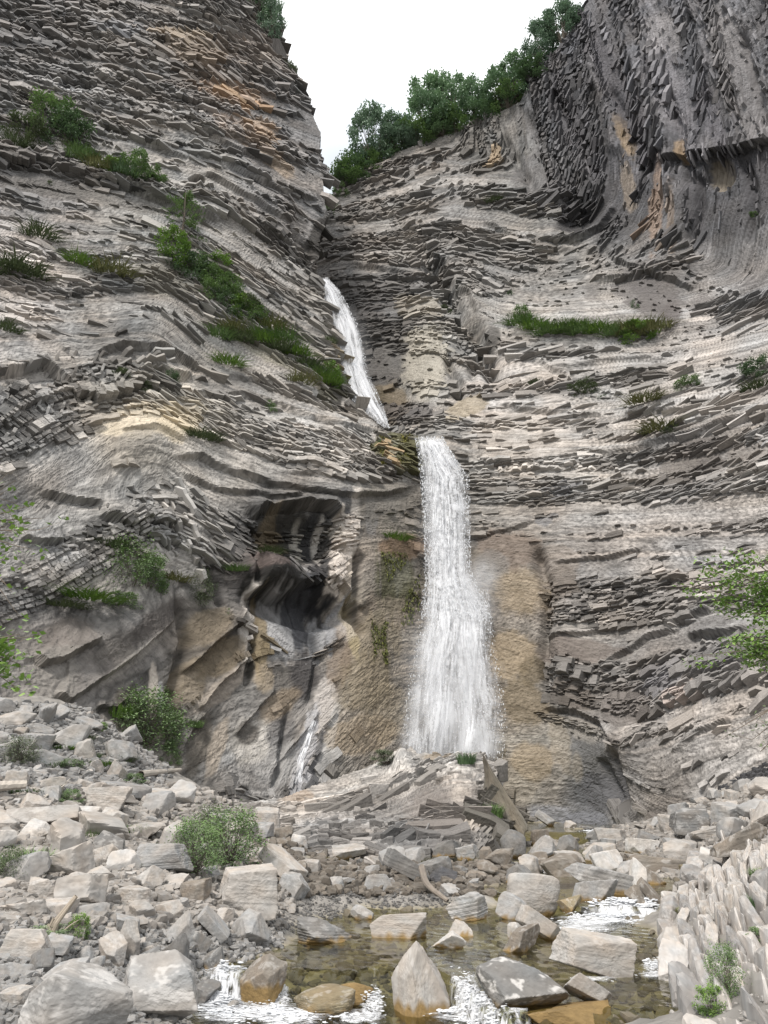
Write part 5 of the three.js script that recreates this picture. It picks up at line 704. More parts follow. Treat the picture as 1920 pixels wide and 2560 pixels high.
// ------------------------------------------------------------------ upright beds of pale rock on the right bank
{
  const left = curve([[9, 3.3], [11, 3.75], [13.4, 4.4], [15.6, 4.95], [20.5, 6.5], [24, 7.85], [26.5, 9.2], [33, 11.9], [36, 13]]), r = rng(91);
  const g0 = root('bedrock_outcrop'); tag(g0, 'pale outcrop of upright rock beds broken into rows of blocks, right of the stream', 'rock outcrop');
  const variants = [...Array(10).keys()].map((k) => stone(1500 + k, 'block', 1, 1, 1, { detail: 8, tilt: 6 * (r() - .5), turn: .2 * (r() - .5), hex: [0xc2b7aa, 0xb8aea3, 0xcbc1b6, 0xa8a29b, 0xbdb2a4, 0x9d9893, 0xcac2b9, 0xb0a59a, 0xc6bcb0, 0xa9a199][k], lichen: .35, bands: .8 }));
  let off = 0; const rows = [];
  for (let i = 0; i < 16; i++) { const t = i === 0 ? .42 : .16 + .2 * r(); rows.push([off + t / 2, t]); off += t + .01; }
  rows.forEach(([o, t], i) => {
    let d = 9.6 + r();
    while (d < 34) {
      const far = d > 25.6, L = (i === 0 ? 1.8 : .9 + 1.4 * r()) * (far ? 1.4 : 1), mid = d + L / 2, slope = (left(mid + .5) - left(mid - .5)), yaw = Math.atan2(slope, 1), x = left(mid) + o * Math.hypot(1, slope) * (far ? 1.5 : 1), z = -mid;
      if (!(d > 24.2 && d < 25.6 && i < 5) && x < mid * .62 + 1) {
        const floor = Math.min(ground(x, z), water(x, z)) - .3, top = water(x, z) + (far ? .75 + .09 * i : i === 0 ? .34 : .42 + .085 * i) * (.82 + .3 * r()) + (mid < 13.6 && i === 1 ? .45 : 0) + .12 * noise(mid * .5, i, 2), h = Math.max(.3, Math.max(top, ground(x, z) + .12 + .03 * i + .22 * r()) - floor);
        const m = mesh('rock_block', variants[(r() * 10) | 0], rockMat, g0);
        m.position.set(x, floor, z); m.rotation.set(.1 * (r() - .5), -yaw + .12 * (r() - .5), .12 * (r() - .5) - .06); m.scale.set(t * (far ? 1.75 : 1.3), h, L * 1.16);
      }
      d += L * (.96 + .05 * r());
    }
  });
}

// ------------------------------------------------------------------ falling water
function streakMap(seed, w, h, { fx, fy, lo, hi, side = .12, top = 0.02, foot = .06, speck = 0 }) {
  const d = new Uint8Array(w * h * 4), r = rng(seed);
  for (let j = 0; j < h; j++) for (let i = 0; i < w; i++) {
    const u = (i + .5) / w, v = (j + .5) / h, wob = 0.05 * noise(u * 5, v * 6, seed);
    let a = 0.62 * noise((u + wob) * fx, v * fy, seed * 3.1) + 0.45 * noise((u + wob) * fx * 2.7, v * fy * 2.6, seed * 5.7) + 0.28 * noise((u + wob) * fx * 6.3, v * fy * 7, seed * 7.7);
    if (speck) a += speck * (r() - .5) + speck * .5 * noise(u * 60, v * 110, seed);
    const e = sstep(0, side, u + .10 * noise(v * 9, seed, 1) + .05 * noise(v * 31, seed, 4)) * sstep(0, side, 1 - u + .10 * noise(v * 9, seed, 2) + .05 * noise(v * 31, seed, 5)) * sstep(0, foot, v + .05 * noise(u * 9, seed, 8)) * sstep(0, top, 1 - v);
    const k = (j * w + i) * 4, x = 255 * clamp(sstep(lo, hi, a) * e); d[k] = d[k + 1] = d[k + 2] = x; d[k + 3] = 255;
  }
  const t = new THREE.DataTexture(d, w, h); t.magFilter = THREE.LinearFilter; t.minFilter = THREE.LinearMipmapLinearFilter; t.generateMipmaps = true; t.needsUpdate = true; return t;
}
const foamMat = new THREE.MeshStandardMaterial({ color: new THREE.Color().setRGB(.58, .60, .625), roughness: .7, flatShading: true });
function veil(map, opacity) { return new THREE.MeshStandardMaterial({ color: new THREE.Color().setRGB(.70, .72, .75), roughness: 1, alphaMap: map, transparent: true, opacity, side: THREE.DoubleSide, depthWrite: false }); }
// one curtain: left and right margins run down through survey marks [x left, x right, y, distance]
function curtain(marks, grow, out, bulge, seed, nu = 24, nv = 90) {
  const L = curve(marks.map((m) => [m[2], m[0]])), Rr = curve(marks.map((m) => [m[2], m[1]])), D = curve(marks.map((m) => [m[2], m[3]])), y0 = marks[0][2], y1 = marks[marks.length - 1][2], pos = [], uv = [], idx = [];
  for (let j = 0; j <= nv; j++) for (let i = 0; i <= nu; i++) {
    const u = i / nu, v = j / nv, y = lerp(y0, y1, v), l = L(y), rr = Rr(y), x = lerp(l - grow * (rr - l), rr + grow * (rr - l), u), d = D(y) - out - bulge * Math.sin(u * Math.PI) - .35 * noise(u * 5, v * 7, seed) - .2 * noise(u * 13, v * 4, seed);
    const p = at(x, y, d); pos.push(p.x, p.y, p.z); uv.push(u, 1 - v);
  }
  for (let j = 0; j < nv; j++) for (let i = 0; i < nu; i++) { const a = j * (nu + 1) + i; idx.push(a, a + nu + 1, a + 1, a + 1, a + nu + 1, a + nu + 2); }
  const g = geo(pos, null, idx, uv); g.computeVertexNormals(); return g;
}
const upperMarks = [[786, 818, 694, 70.6], [800, 850, 730, 70.2], [814, 872, 770, 69.6], [826, 892, 810, 69], [836, 904, 860, 68.4], [846, 914, 910, 67.8], [858, 926, 950, 67.2], [868, 944, 985, 66.4], [900, 958, 1020, 65.2], [936, 968, 1050, 64.2], [962, 974, 1070, 63.6]];
const lowerMarks = [[1038, 1106, 1092, 64], [1042, 1116, 1112, 63.4], [1050, 1140, 1150, 62.9], [1054, 1168, 1190, 62.6], [1058, 1172, 1260, 62.3], [1062, 1172, 1340, 62], [1064, 1176, 1430, 61.6], [1062, 1196, 1480, 61.2], [1056, 1226, 1540, 60.8], [1044, 1232, 1610, 60.3], [1030, 1244, 1680, 59.9], [1018, 1256, 1760, 59.5], [1008, 1258, 1840, 59.2], [1000, 1256, 1920, 59]];
function drops(name, marks, n, seed, size, parent, from = 0, to = 1) {
  const r = rng(seed), g = new THREE.IcosahedronGeometry(1, 0), L = curve(marks.map((m) => [m[2], m[0]])), Rr = curve(marks.map((m) => [m[2], m[1]])), D = curve(marks.map((m) => [m[2], m[3]])), y0 = marks[0][2], y1 = marks[marks.length - 1][2];
  const m = new THREE.InstancedMesh(g, foamMat, n), M = new THREE.Matrix4(), Q4 = new THREE.Quaternion(), E = new THREE.Euler();
  for (let i = 0; i < n; i++) {
    const v = lerp(from, to, r()), y = lerp(y0, y1, v), side = r() < .16, u = side ? (r() < .5 ? .05 * (r() - r()) : 1 + .05 * (r() - r())) : r(), p = at(lerp(L(y), Rr(y), u), y, D(y) - .3 - .9 * r()), s = size * (.4 + 1.2 * r() ** 3);
    M.compose(p, Q4.setFromEuler(E.set(.5 * (r() - .5), r() * 6, .5 * (r() - .5))), new THREE.Vector3(s, s * (1.2 + 2.2 * r()), s)); m.setMatrixAt(i, M);
  }
  m.name = name; m.castShadow = m.receiveShadow = true; m.userData.kind = 'stuff'; parent.add(m);
}
const streakA = streakMap(3, 384, 1024, { fx: 9, fy: 3.5, lo: -.5, hi: .4, side: .2 }), streakB = streakMap(5, 384, 1024, { fx: 14, fy: 5, lo: -.2, hi: .5, side: .22, speck: .35, top: .5 }), streakC = streakMap(8, 384, 1024, { fx: 7, fy: 2.2, lo: -.45, hi: .5, side: .3 }), speckle = streakMap(11, 512, 1024, { fx: 22, fy: 26, lo: -.1, hi: .5, side: .2, speck: .6, foot: .75 });
const mist = (() => { const w = 256, d = new Uint8Array(w * w * 4); for (let j = 0; j < w; j++) for (let i = 0; i < w; i++) { const u = i / w * 2 - 1, v = j / w * 2 - 1, q = Math.hypot(u, v), k = (j * w + i) * 4, a = 255 * clamp(sstep(1, .1, q) * (.6 + .6 * fbm(u * 2.2, v * 2.2, 5, 4))); d[k] = d[k + 1] = d[k + 2] = a; d[k + 3] = 255; } const t = new THREE.DataTexture(d, w, w); t.magFilter = THREE.LinearFilter; t.needsUpdate = true; return t; })();
{
  const f = root('waterfall'); tag(f, 'upper white waterfall pouring out of the cleft and sliding down to the right', 'waterfall');
  mesh('water_curtain', curtain(upperMarks, -.02, 0.1, .3, 1), veil(streakC, .95), f); mesh('water_curtain', curtain(upperMarks, .05, .5, .5, 2), veil(streakA, .7), f); mesh('water_curtain', curtain(upperMarks, .14, .9, .5, 3), veil(streakC, .35), f); mesh('water_curtain', curtain(upperMarks, -.06, -.2, .2, 14), veil(streakC, .9), f);
  drops('spray_drops', upperMarks, 2600, 4, .032, f);
  const g = root('waterfall'); tag(g, 'tall lower white waterfall dropping from a mossy lip and widening towards its foot', 'waterfall');
  mesh('water_curtain', curtain(lowerMarks, -.03, 0, .3, 5), veil(streakC, .7), g); mesh('water_curtain', curtain(lowerMarks, 0, .35, .4, 6), veil(streakA, .62), g); mesh('water_curtain', curtain(lowerMarks, .02, .6, .5, 7), veil(speckle, .85), g); mesh('water_curtain', curtain(lowerMarks, -.05, .9, .5, 17), veil(speckle, .6), g);
  mesh('water_curtain', curtain(lowerMarks, .03, .5, .5, 9), veil(streakB, .75), g); mesh('water_curtain', curtain(lowerMarks, .10, .2, .6, 11), veil(streakC, .3), g);
  mesh('side_cascade', curtain([[1172, 1226, 1470, 61.4], [1176, 1232, 1520, 61], [1184, 1234, 1590, 60.6], [1180, 1238, 1680, 60.2]], 0, .4, .1, 12), veil(speckle, .9), g);
  drops('spray_drops', lowerMarks, 6500, 6, .03, g, 0, .55); drops('spray_drops', lowerMarks, 3000, 9, .026, g, .45, 1);
  for (const [x, y, d, w, h, o] of [[1130, 1800, 58.2, 330, 330, .4], [1180, 1500, 60.2, 220, 220, .42], [1110, 1680, 58.8, 300, 420, .34], [1205, 1440, 60, 130, 130, .35], [1110, 1330, 61, 190, 300, .22], [870, 900, 67, 150, 300, .25], [1060, 1860, 57.6, 200, 150, .2]]) { const p = [at(x - w / 2, y - h / 2, d), at(x + w / 2, y + h / 2, d)], k = mesh('mist', new THREE.PlaneGeometry(p[1].x - p[0].x, p[0].y - p[1].y, 12, 12), veil(mist, o), g); k.position.set((p[0].x + p[1].x) / 2, (p[0].y + p[1].y) / 2, -d); k.geometry.attributes.position.array.forEach((_, i, A) => { if (i % 3 === 2) A[i] = .6 * noise(A[i - 2] * .4, A[i - 1] * .4, x); }); k.geometry.computeVertexNormals(); }
  // thin side trickle in the left grotto
  const q = root('waterfall'); tag(q, 'thin white trickle sliding down grey rock left of the main fall', 'trickle');
  mesh('water_curtain', curtain([[778, 792, 1800, 54.2], [760, 778, 1850, 53.6], [742, 762, 1900, 52.8], [736, 756, 1960, 51.6]], 0, .5, .05, 13, 8, 30), veil(streakA, .8), q);
}
// ------------------------------------------------------------------ white water of the stream
const frothMap = (() => { const w = 512, d = new Uint8Array(w * w * 4); for (let j = 0; j < w; j++) for (let i = 0; i < w; i++) { const u = i / w * 2 - 1, v = j / w * 2 - 1, q = Math.hypot(u, v) + .3 * noise(u * 3, v * 3, 2), k = (j * w + i) * 4, s = noise(u * 4, v * 14, 1) + .7 * noise(u * 11, v * 30, 3) + .4 * noise(u * 30, v * 60, 5), a = 255 * clamp(sstep(1, .35, q) * sstep(-.35, .75, s + .5 * (1 - q))); d[k] = d[k + 1] = d[k + 2] = a; d[k + 3] = 255; } const t = new THREE.DataTexture(d, w, w); t.magFilter = THREE.LinearFilter; t.needsUpdate = true; return t; })();
const frothMat = veil(frothMap, .8);
function rapids(label, list, seed) {
  const r = rng(seed), n = list.reduce((s, a) => s + a[4], 0), m = new THREE.InstancedMesh(new THREE.IcosahedronGeometry(1, 1), foamMat, n), M = new THREE.Matrix4(), Q4 = new THREE.Quaternion(), E = new THREE.Euler(); let k = 0;
  for (const [px, py, w, h, count, size, lift] of list) for (let i = 0; i < count; i++) {
    const a = r() * 6.283, q = Math.sqrt(r()) * (r() < .8 ? 1 : 1.5), x = px + Math.cos(a) * q * w / 2, y = py + Math.sin(a) * q * h / 2, p = onWater(x, y), st = noise(p.x * 1.6 + seed, 0, p.z * 4.5) + .4 * noise(p.x * 5, 1, p.z * 12), s = (st < -.05 ? .0005 : 1) * size * .5 * (.25 + 1.0 * r() ** 2) * 1;
    M.compose(new THREE.Vector3(p.x, water(p.x, p.z) + (lift || 0) * r() + .01, p.z), Q4.setFromEuler(E.set(.4 * (r() - .5), .8 * (r() - .5), .4 * (r() - .5))), new THREE.Vector3(s * (1.2 + 1.5 * r()), s * (.3 + .3 * r()), s)); m.setMatrixAt(k++, M);
  }
  const o = root('foam'), pos = [], uv = [], idx = []; m.name = 'bubbles'; m.castShadow = m.receiveShadow = true; m.userData.kind = 'stuff'; o.add(m);
  for (const [px, py, w, h, , , lift] of list) { const b = pos.length / 3, N = 20; for (let j = 0; j <= N; j++) for (let i = 0; i <= N; i++) { const p = onWater(px + (i / N - .5) * w * 1.5, py + (j / N - .5) * h * 1.7); pos.push(p.x, water(p.x, p.z) + .03 + (lift || .03) * .35 * (.5 + noise(p.x * 4, seed, p.z * 4)), p.z); uv.push(i / N, j / N); } for (let j = 0; j < N; j++) for (let i = 0; i < N; i++) { const a = b + j * (N + 1) + i; idx.push(a, a + N + 1, a + 1, a + 1, a + N + 1, a + N + 2); } }
  const g = geo(pos, null, idx, uv); g.computeVertexNormals(); mesh('froth', g, frothMat, o);
  return tag(o, label, 'white water', null, 'stuff');
}
rapids('white water foaming below the steep brown boulder at the bottom left', [[555, 2470, 90, 50, 500, .05, .16], [530, 2500, 80, 40, 520, .06, .1], [600, 2530, 220, 50, 900, .055, .06], [720, 2545, 160, 40, 500, .05, .05], [690, 2510, 60, 50, 160, .04, .15]], 1);
rapids('white water splashing between the pointed boulder and the mottled one', [[1180, 2540, 180, 36, 800, .05, .08], [1165, 2505, 60, 70, 200, .03, .25], [1240, 2552, 120, 20, 300, .05, .04], [930, 2520, 50, 60, 260, .04, .2], [900, 2548, 90, 26, 260, .05, .06]], 2);
rapids('broad white rapids in front of the leaning wedge and outcrop', [[1560, 2275, 170, 24, 700, .07, .14], [1520, 2298, 200, 26, 520, .055, .05], [1600, 2264, 90, 16, 380, .07, .14], [1460, 2310, 120, 18, 130, .04, .02], [1440, 2325, 160, 14, 90, .04, .01]], 3);
rapids('small white chute at the far head of the stream', [[1395, 2172, 80, 16, 300, .08, .1], [1505, 2108, 40, 26, 220, .1, .1], [1490, 2090, 60, 14, 160, .1, .05], [1400, 2180, 60, 10, 120, .07, .04]], 4);
rapids('little white riffles among the midstream stones', [[1260, 2425, 110, 24, 170, .04, .03], [1250, 2440, 60, 16, 100, .04, .02], [1640, 2420, 60, 24, 240, .04, .12], [1640, 2440, 70, 14, 130, .04, .03], [1480, 2450, 90, 14, 60, .035, .01], [1230, 2440, 60, 10, 60, .03, .01]], 5);

// ------------------------------------------------------------------ plants
const leafMat = new THREE.MeshPhysicalMaterial({ vertexColors: true, roughness: .85, transmission: .32, thickness: 0, side: THREE.DoubleSide });
const bladeMat = new THREE.MeshStandardMaterial({ vertexColors: true, roughness: .8, side: THREE.DoubleSide });
const barkMat = new THREE.MeshStandardMaterial({ vertexColors: true, roughness: .95, flatShading: true });
const GREENS = { dark: [[.055, .10, .045], [.10, .175, .07]], mid: [[.075, .14, .045], [.16, .26, .075]], fresh: [[.07, .15, .02], [.19, .32, .05]], dull: [[.05, .075, .03], [.11, .15, .06]], straw: [[.10, .12, .04], [.22, .22, .09]], blue: [[.085, .145, .095], [.16, .25, .15]] };
function tube(P, r0, r1, color, out, sides = 5) {                // a limb along points
  const b = out.pos.length / 3, n = P.length, X = new THREE.Vector3(), Y = new THREE.Vector3(), T = new THREE.Vector3();
  for (let i = 0; i < n; i++) {
    T.subVectors(P[Math.min(i + 1, n - 1)], P[Math.max(i - 1, 0)]).normalize(); X.set(1, .2, .3).cross(T).normalize(); Y.crossVectors(T, X); const r = lerp(r0, r1, i / (n - 1));
    for (let k = 0; k < sides; k++) { const a = k / sides * 6.283, c = Math.cos(a) * r, s = Math.sin(a) * r, t = .8 + .4 * hash2(b + i, k); out.pos.push(P[i].x + X.x * c + Y.x * s, P[i].y + X.y * c + Y.y * s, P[i].z + X.z * c + Y.z * s); out.col.push(color[0] * t, color[1] * t, color[2] * t); }
  }
  for (let i = 0; i + 1 < n; i++) for (let k = 0; k < sides; k++) { const a = b + i * sides + k, c = b + i * sides + (k + 1) % sides; out.idx.push(a, c, a + sides, c, c + sides, a + sides); }
}
function leaf(out, x, y, z, len, wid, r, c0, c1, t, droop = 0) {  // two bent faces
  const a = r() * 6.283, e = (r() - .35) * 1.6 - droop, ce = Math.cos(e), dx = Math.cos(a) * ce * len, dy = Math.sin(e) * len, dz = Math.sin(a) * ce * len, q = r() * 1.4 - .7, sx = -Math.sin(a) * wid * Math.cos(q), sy = Math.sin(q) * wid, sz = Math.cos(a) * wid * Math.cos(q), b = out.pos.length / 3;
  out.pos.push(x, y, z, x + dx * .5 + sx, y + dy * .5 + sy, z + dz * .5 + sz, x + dx, y + dy - .15 * len, z + dz, x + dx * .5 - sx, y + dy * .5 - sy, z + dz * .5 - sz);
  for (let i = 0; i < 4; i++) { const k = t * (.9 + .2 * r()); out.col.push(lerp(c0[0], c1[0], k), lerp(c0[1], c1[1], k), lerp(c0[2], c1[2], k)); }
  out.idx.push(b, b + 1, b + 2, b, b + 2, b + 3);
}
const fresh = () => ({ pos: [], col: [], idx: [] }), finish = (o) => { const g = geo(o.pos, o.col, o.idx); g.computeVertexNormals(); return g; };
// a broadleaf tree or shrub of unit size: forked limbs, leaf clumps round their ends
function growTree(seed, { h = 1, spread = .9, trunk = .35, clumps = 26, leaves = 70, size = .03, green = 'mid', thin = .5, flat = .7, stems = 1 }) {
  const r = rng(seed), wood = fresh(), crown = fresh(), [c0, c1] = GREENS[green], bark = [.10, .085, .07];
  for (let s = 0; s < stems; s++) {
    const bx = stems > 1 ? (r() - .5) * .25 : 0, lean = (r() - .5) * (stems > 1 ? .7 : .25), fork = new THREE.Vector3(bx + lean * .3, trunk * h, (r() - .5) * .15), mid = new THREE.Vector3(bx + lean * .1, trunk * h * .5, 0);
    tube([new THREE.Vector3(bx, -.05, 0), mid, fork], .022 / Math.sqrt(stems), .015 / Math.sqrt(stems), bark, wood);
    const n = Math.ceil(clumps / stems);
    for (let i = 0; i < n; i++) {
      const a = r() * 6.283, t = r(), hh = lerp(trunk * .9, 1, t) * h, rad = spread * .5 * Math.sqrt(Math.max(.06, 1 - ((t - .42) / .62) ** 2)) * (.35 + .65 * Math.sqrt(r())), tip = new THREE.Vector3(fork.x + Math.cos(a) * rad, hh, fork.z + Math.sin(a) * rad);
      const m = fork.clone().lerp(tip, .5); m.y += .03; tube([fork, m, tip], .008, .002, bark, wood, 3);
      const cr = (.07 + .07 * r()) * Math.max(spread, .6), tone = .25 + .65 * r() * (.5 + .5 * t);
      for (let k = 0; k < leaves; k++) { const z = r() * 2 - 1, b = r() * 6.283, q = Math.sqrt(1 - z * z), rr = cr * Math.cbrt(r()) * (1 + thin * r()); leaf(crown, tip.x + Math.cos(b) * q * rr, tip.y + z * rr * flat, tip.z + Math.sin(b) * q * rr, size * (.6 + .8 * r()), size * .38, r, c0, c1, clamp(tone + .25 * (r() - .5) + .2 * z), .2); }
    }
  }
  return { wood: finish(wood), crown: finish(crown) };
}
function growGrass(seed, n, green, { h = 1, spread = .5, lean = .6, wide = .012, stalks = 0 }) {
  const r = rng(seed), o = fresh(), [c0, c1] = GREENS[green];
  for (let i = 0; i < n; i++) {
    const a = r() * 6.283, q = Math.sqrt(r()) * spread * .5, x = Math.cos(a) * q, z = Math.sin(a) * q, l = h * (.45 + .6 * r()), b = a + (r() - .5) * 2, k = lean * (.2 + r()), dx = Math.cos(b) * k * l, dz = Math.sin(b) * k * l, w = wide * (.6 + r()), sx = -Math.sin(b) * w, sz = Math.cos(b) * w, v = o.pos.length / 3, t = r();
    o.pos.push(x - sx, 0, z - sz, x + sx, 0, z + sz, x + dx * .35 - sx * .8, l * .62, z + dz * .35 - sz * .8, x + dx * .35 + sx * .8, l * .62, z + dz * .35 + sz * .8, x + dx, l * (1 - .35 * k), z + dz);
    for (let m = 0; m < 5; m++) { const g = clamp(t * .7 + m * .06); o.col.push(lerp(c0[0], c1[0], g), lerp(c0[1], c1[1], g), lerp(c0[2], c1[2], g)); }
    o.idx.push(v, v + 1, v + 2, v + 1, v + 3, v + 2, v + 2, v + 3, v + 4);
  }
  return finish(o);
}
GREENS.hazy = [[.09, .15, .10], [.19, .29, .18]]; GREENS.pale = [[.10, .18, .10], [.21, .33, .17]];  // distance haze mixed into these leaf colours
const TREES = ['hazy', 'pale', 'pale', 'hazy'].map((g, i) => growTree(700 + i, { spread: .95, trunk: .2, clumps: 60, leaves: 90, size: .05, green: g }));
const SHRUBS = ['mid', 'dark', 'dull', 'fresh', 'mid'].map((g, i) => growTree(720 + i, { spread: 1.15, trunk: .12, clumps: 44, leaves: 70, size: .06, green: g, stems: 4, flat: .8 }));
const WISPY = ['mid', 'dull'].map((g, i) => growTree(740 + i, { spread: 1.1, trunk: .1, clumps: 90, leaves: 46, size: .042, green: g, stems: 7, flat: 1.1, thin: 1.2 }));
const TUFTS = ['mid', 'fresh', 'straw', 'dull', 'dark'].map((g, i) => growGrass(760 + i, 420, g, { spread: 1.0, h: .75, lean: .9, wide: .011 }));
function plant(kind, set, k, p, w, h, label, cat, group, turn = 0) {
  const g = set[k % set.length], o = root(kind, p); o.scale.set(w, h, w); o.rotation.y = turn;
  if (g.wood) { mesh(kind.includes('tree') ? 'trunk' : 'stems', g.wood, barkMat, o); mesh(kind.includes('tree') ? 'crown' : 'foliage', g.crown, leafMat, o); } else mesh('blades', g, bladeMat, o);
  return tag(o, label, cat, group);
}
const onWall = (w, x, y, inset = .3) => { const q = w.point(x, y).p, f = w.frame(x, y); return q.addScaledVector(f.N, -inset); };
const scaleAt = (p) => { const dz = Math.hypot(p.x, p.y - EYE, p.z); return dz / F / Math.hypot(1, 0) * 1.0; };
const WHERE = ['first', 'second', 'third', 'fourth', 'fifth', 'sixth', 'seventh', 'eighth', 'ninth', 'tenth', 'eleventh', 'twelfth', 'thirteenth', 'fourteenth'], fromLeft = (l, what) => l.slice().sort((a, b) => a[0] - b[0]).map((p, i) => [...p, `${what}, ${WHERE[i]} from the left`]);
// [x, y of the foot, width, height, set, which, label]
const wallPlants = (w, list) => list.forEach(([x, y, pw, ph, kind, k, label, cat, group], i) => {
  const p = onWall(w, x, y, kind === 'grass_tuft' ? .15 : .5), low = kind === 'grass_tuft' ? .62 : 1, r0 = ray(x, y), s = -p.z / (F * r0[2]), el = Math.max(.55, Math.hypot(r0[0], r0[2]) / Math.hypot(...r0));
  plant(kind, { tree: TREES, shrub: SHRUBS, wispy_shrub: WISPY, grass_tuft: TUFTS }[kind], k, p, pw * s * (low < 1 ? 1.15 : 1), low * ph * s / el, label, cat || { tree: 'tree', shrub: 'shrub', wispy_shrub: 'shrub', grass_tuft: 'grass' }[kind], group, i * 1.7);
});
wallPlants(rightWall, [
  [925, 425, 110, 150, 'tree', 3, 'slender pale green tree leftmost on the skyline ridge'], [985, 395, 90, 100, 'tree', 0, 'dark broad tree on the ridge right of the leftmost skyline tree'], [1070, 345, 130, 150, 'tree', 1, 'largest round crowned tree on the skyline ridge'], [1130, 330, 110, 140, 'tree', 2, 'tree with sky gaps standing right of the largest ridge tree'], [1010, 370, 90, 70, 'tree', 0, 'low dark tree left of the largest ridge tree'],
  [1185, 315, 90, 110, 'tree', 1, 'round green tree in the middle of the ridge line'], [1250, 280, 110, 100, 'tree', 2, 'bright green bushy tree where the ridge steepens'], [1290, 250, 90, 110, 'tree', 1, 'green bush tree below the steep cliff shoulder'], [1350, 165, 90, 100, 'tree', 3, 'bluish green bush tree high on the cliff shoulder'], [1400, 120, 110, 90, 'tree', 0, 'dark bush tree highest on the right cliff shoulder'], [1440, 75, 60, 60, 'tree', 3, 'smallest bush at the top of the right shoulder'],
  ...fromLeft([[880, 452], [905, 432], [960, 400], [1040, 362], [1100, 345], [1150, 330], [1215, 305], [862, 466], [1320, 215], [1270, 275]], 'low green shrub filling the ridge line under the skyline trees').map(([x, y, label], i) => [x, y, 80, 50, 'shrub', i % 2, label, 'shrub', 'shrubs along the ridge line']),
  [826, 545, 30, 60, 'shrub', 0, 'dark green shrub hanging in the shaded cleft above the upper fall'], [848, 490, 36, 40, 'shrub', 4, 'green shrub at the top of the cleft against the sky'],
  ...fromLeft([[1300, 815], [1340, 825], [1390, 835], [1420, 832], [1460, 835], [1500, 832], [1540, 838], [1440, 828], [1580, 830], [1370, 838]], 'lush green grass clump on the long ledge of the right cliff').map(([x, y, label], i) => [x, y, 60, 34, 'grass_tuft', i % 2, label, 'grass', 'grass along the long right ledge']),
  [1305, 812, 40, 50, 'shrub', 4, 'small leafy shrub at the left end of the long grassy ledge'], [1600, 850, 80, 56, 'shrub', 3, 'bright shrub at the right end of the long grassy ledge'], [1570, 835, 60, 44, 'grass_tuft', 2, 'yellowish grass clump by the bright ledge shrub'], [1640, 835, 70, 40, 'grass_tuft', 2, 'yellowish grass clump at the far right of the grassy ledge'],
  [1590, 775, 20, 30, 'shrub', 1, 'tiny dark shrub on the wall above the grassy ledge'], [1275, 735, 16, 20, 'shrub', 1, 'tiny shrub by the leaning pale beds above the ledge'], [1460, 985, 60, 46, 'shrub', 2, 'grey green shrub on the wall below the grassy ledge'], [1505, 995, 26, 24, 'shrub', 1, 'very small shrub right of the grey green one'], [1720, 970, 56, 36, 'shrub', 0, 'green shrub on the pale slope of the right cliff'], [1885, 945, 70, 60, 'shrub', 1, 'dark shrub near the right edge of the picture, on the cliff'], [1890, 970, 60, 30, 'grass_tuft', 3, 'dull grass clump under the dark cliff shrub'],
  [1610, 1005, 76, 26, 'grass_tuft', 2, 'yellow green moss and grass clump above the dark bed'], [1650, 1075, 80, 34, 'grass_tuft', 2, 'yellow grass clump on the overhanging ledge'], [1680, 1085, 40, 34, 'shrub', 2, 'small shrub on the overhanging ledge'], [1340, 960, 30, 24, 'grass_tuft', 3, 'pale grass clump on the light ledges'], [1110, 760, 26, 24, 'shrub', 2, 'small shrub below the leaning beds'], [1870, 535, 30, 16, 'shrub', 0, 'small green shrub on the dark upright beds'], [1240, 520, 40, 14, 'grass_tuft', 3, 'green patch under the hanging dark beds'], [1130, 1365, 30, 20, 'shrub', 0, 'green tuft right of the lower fall'],
]);
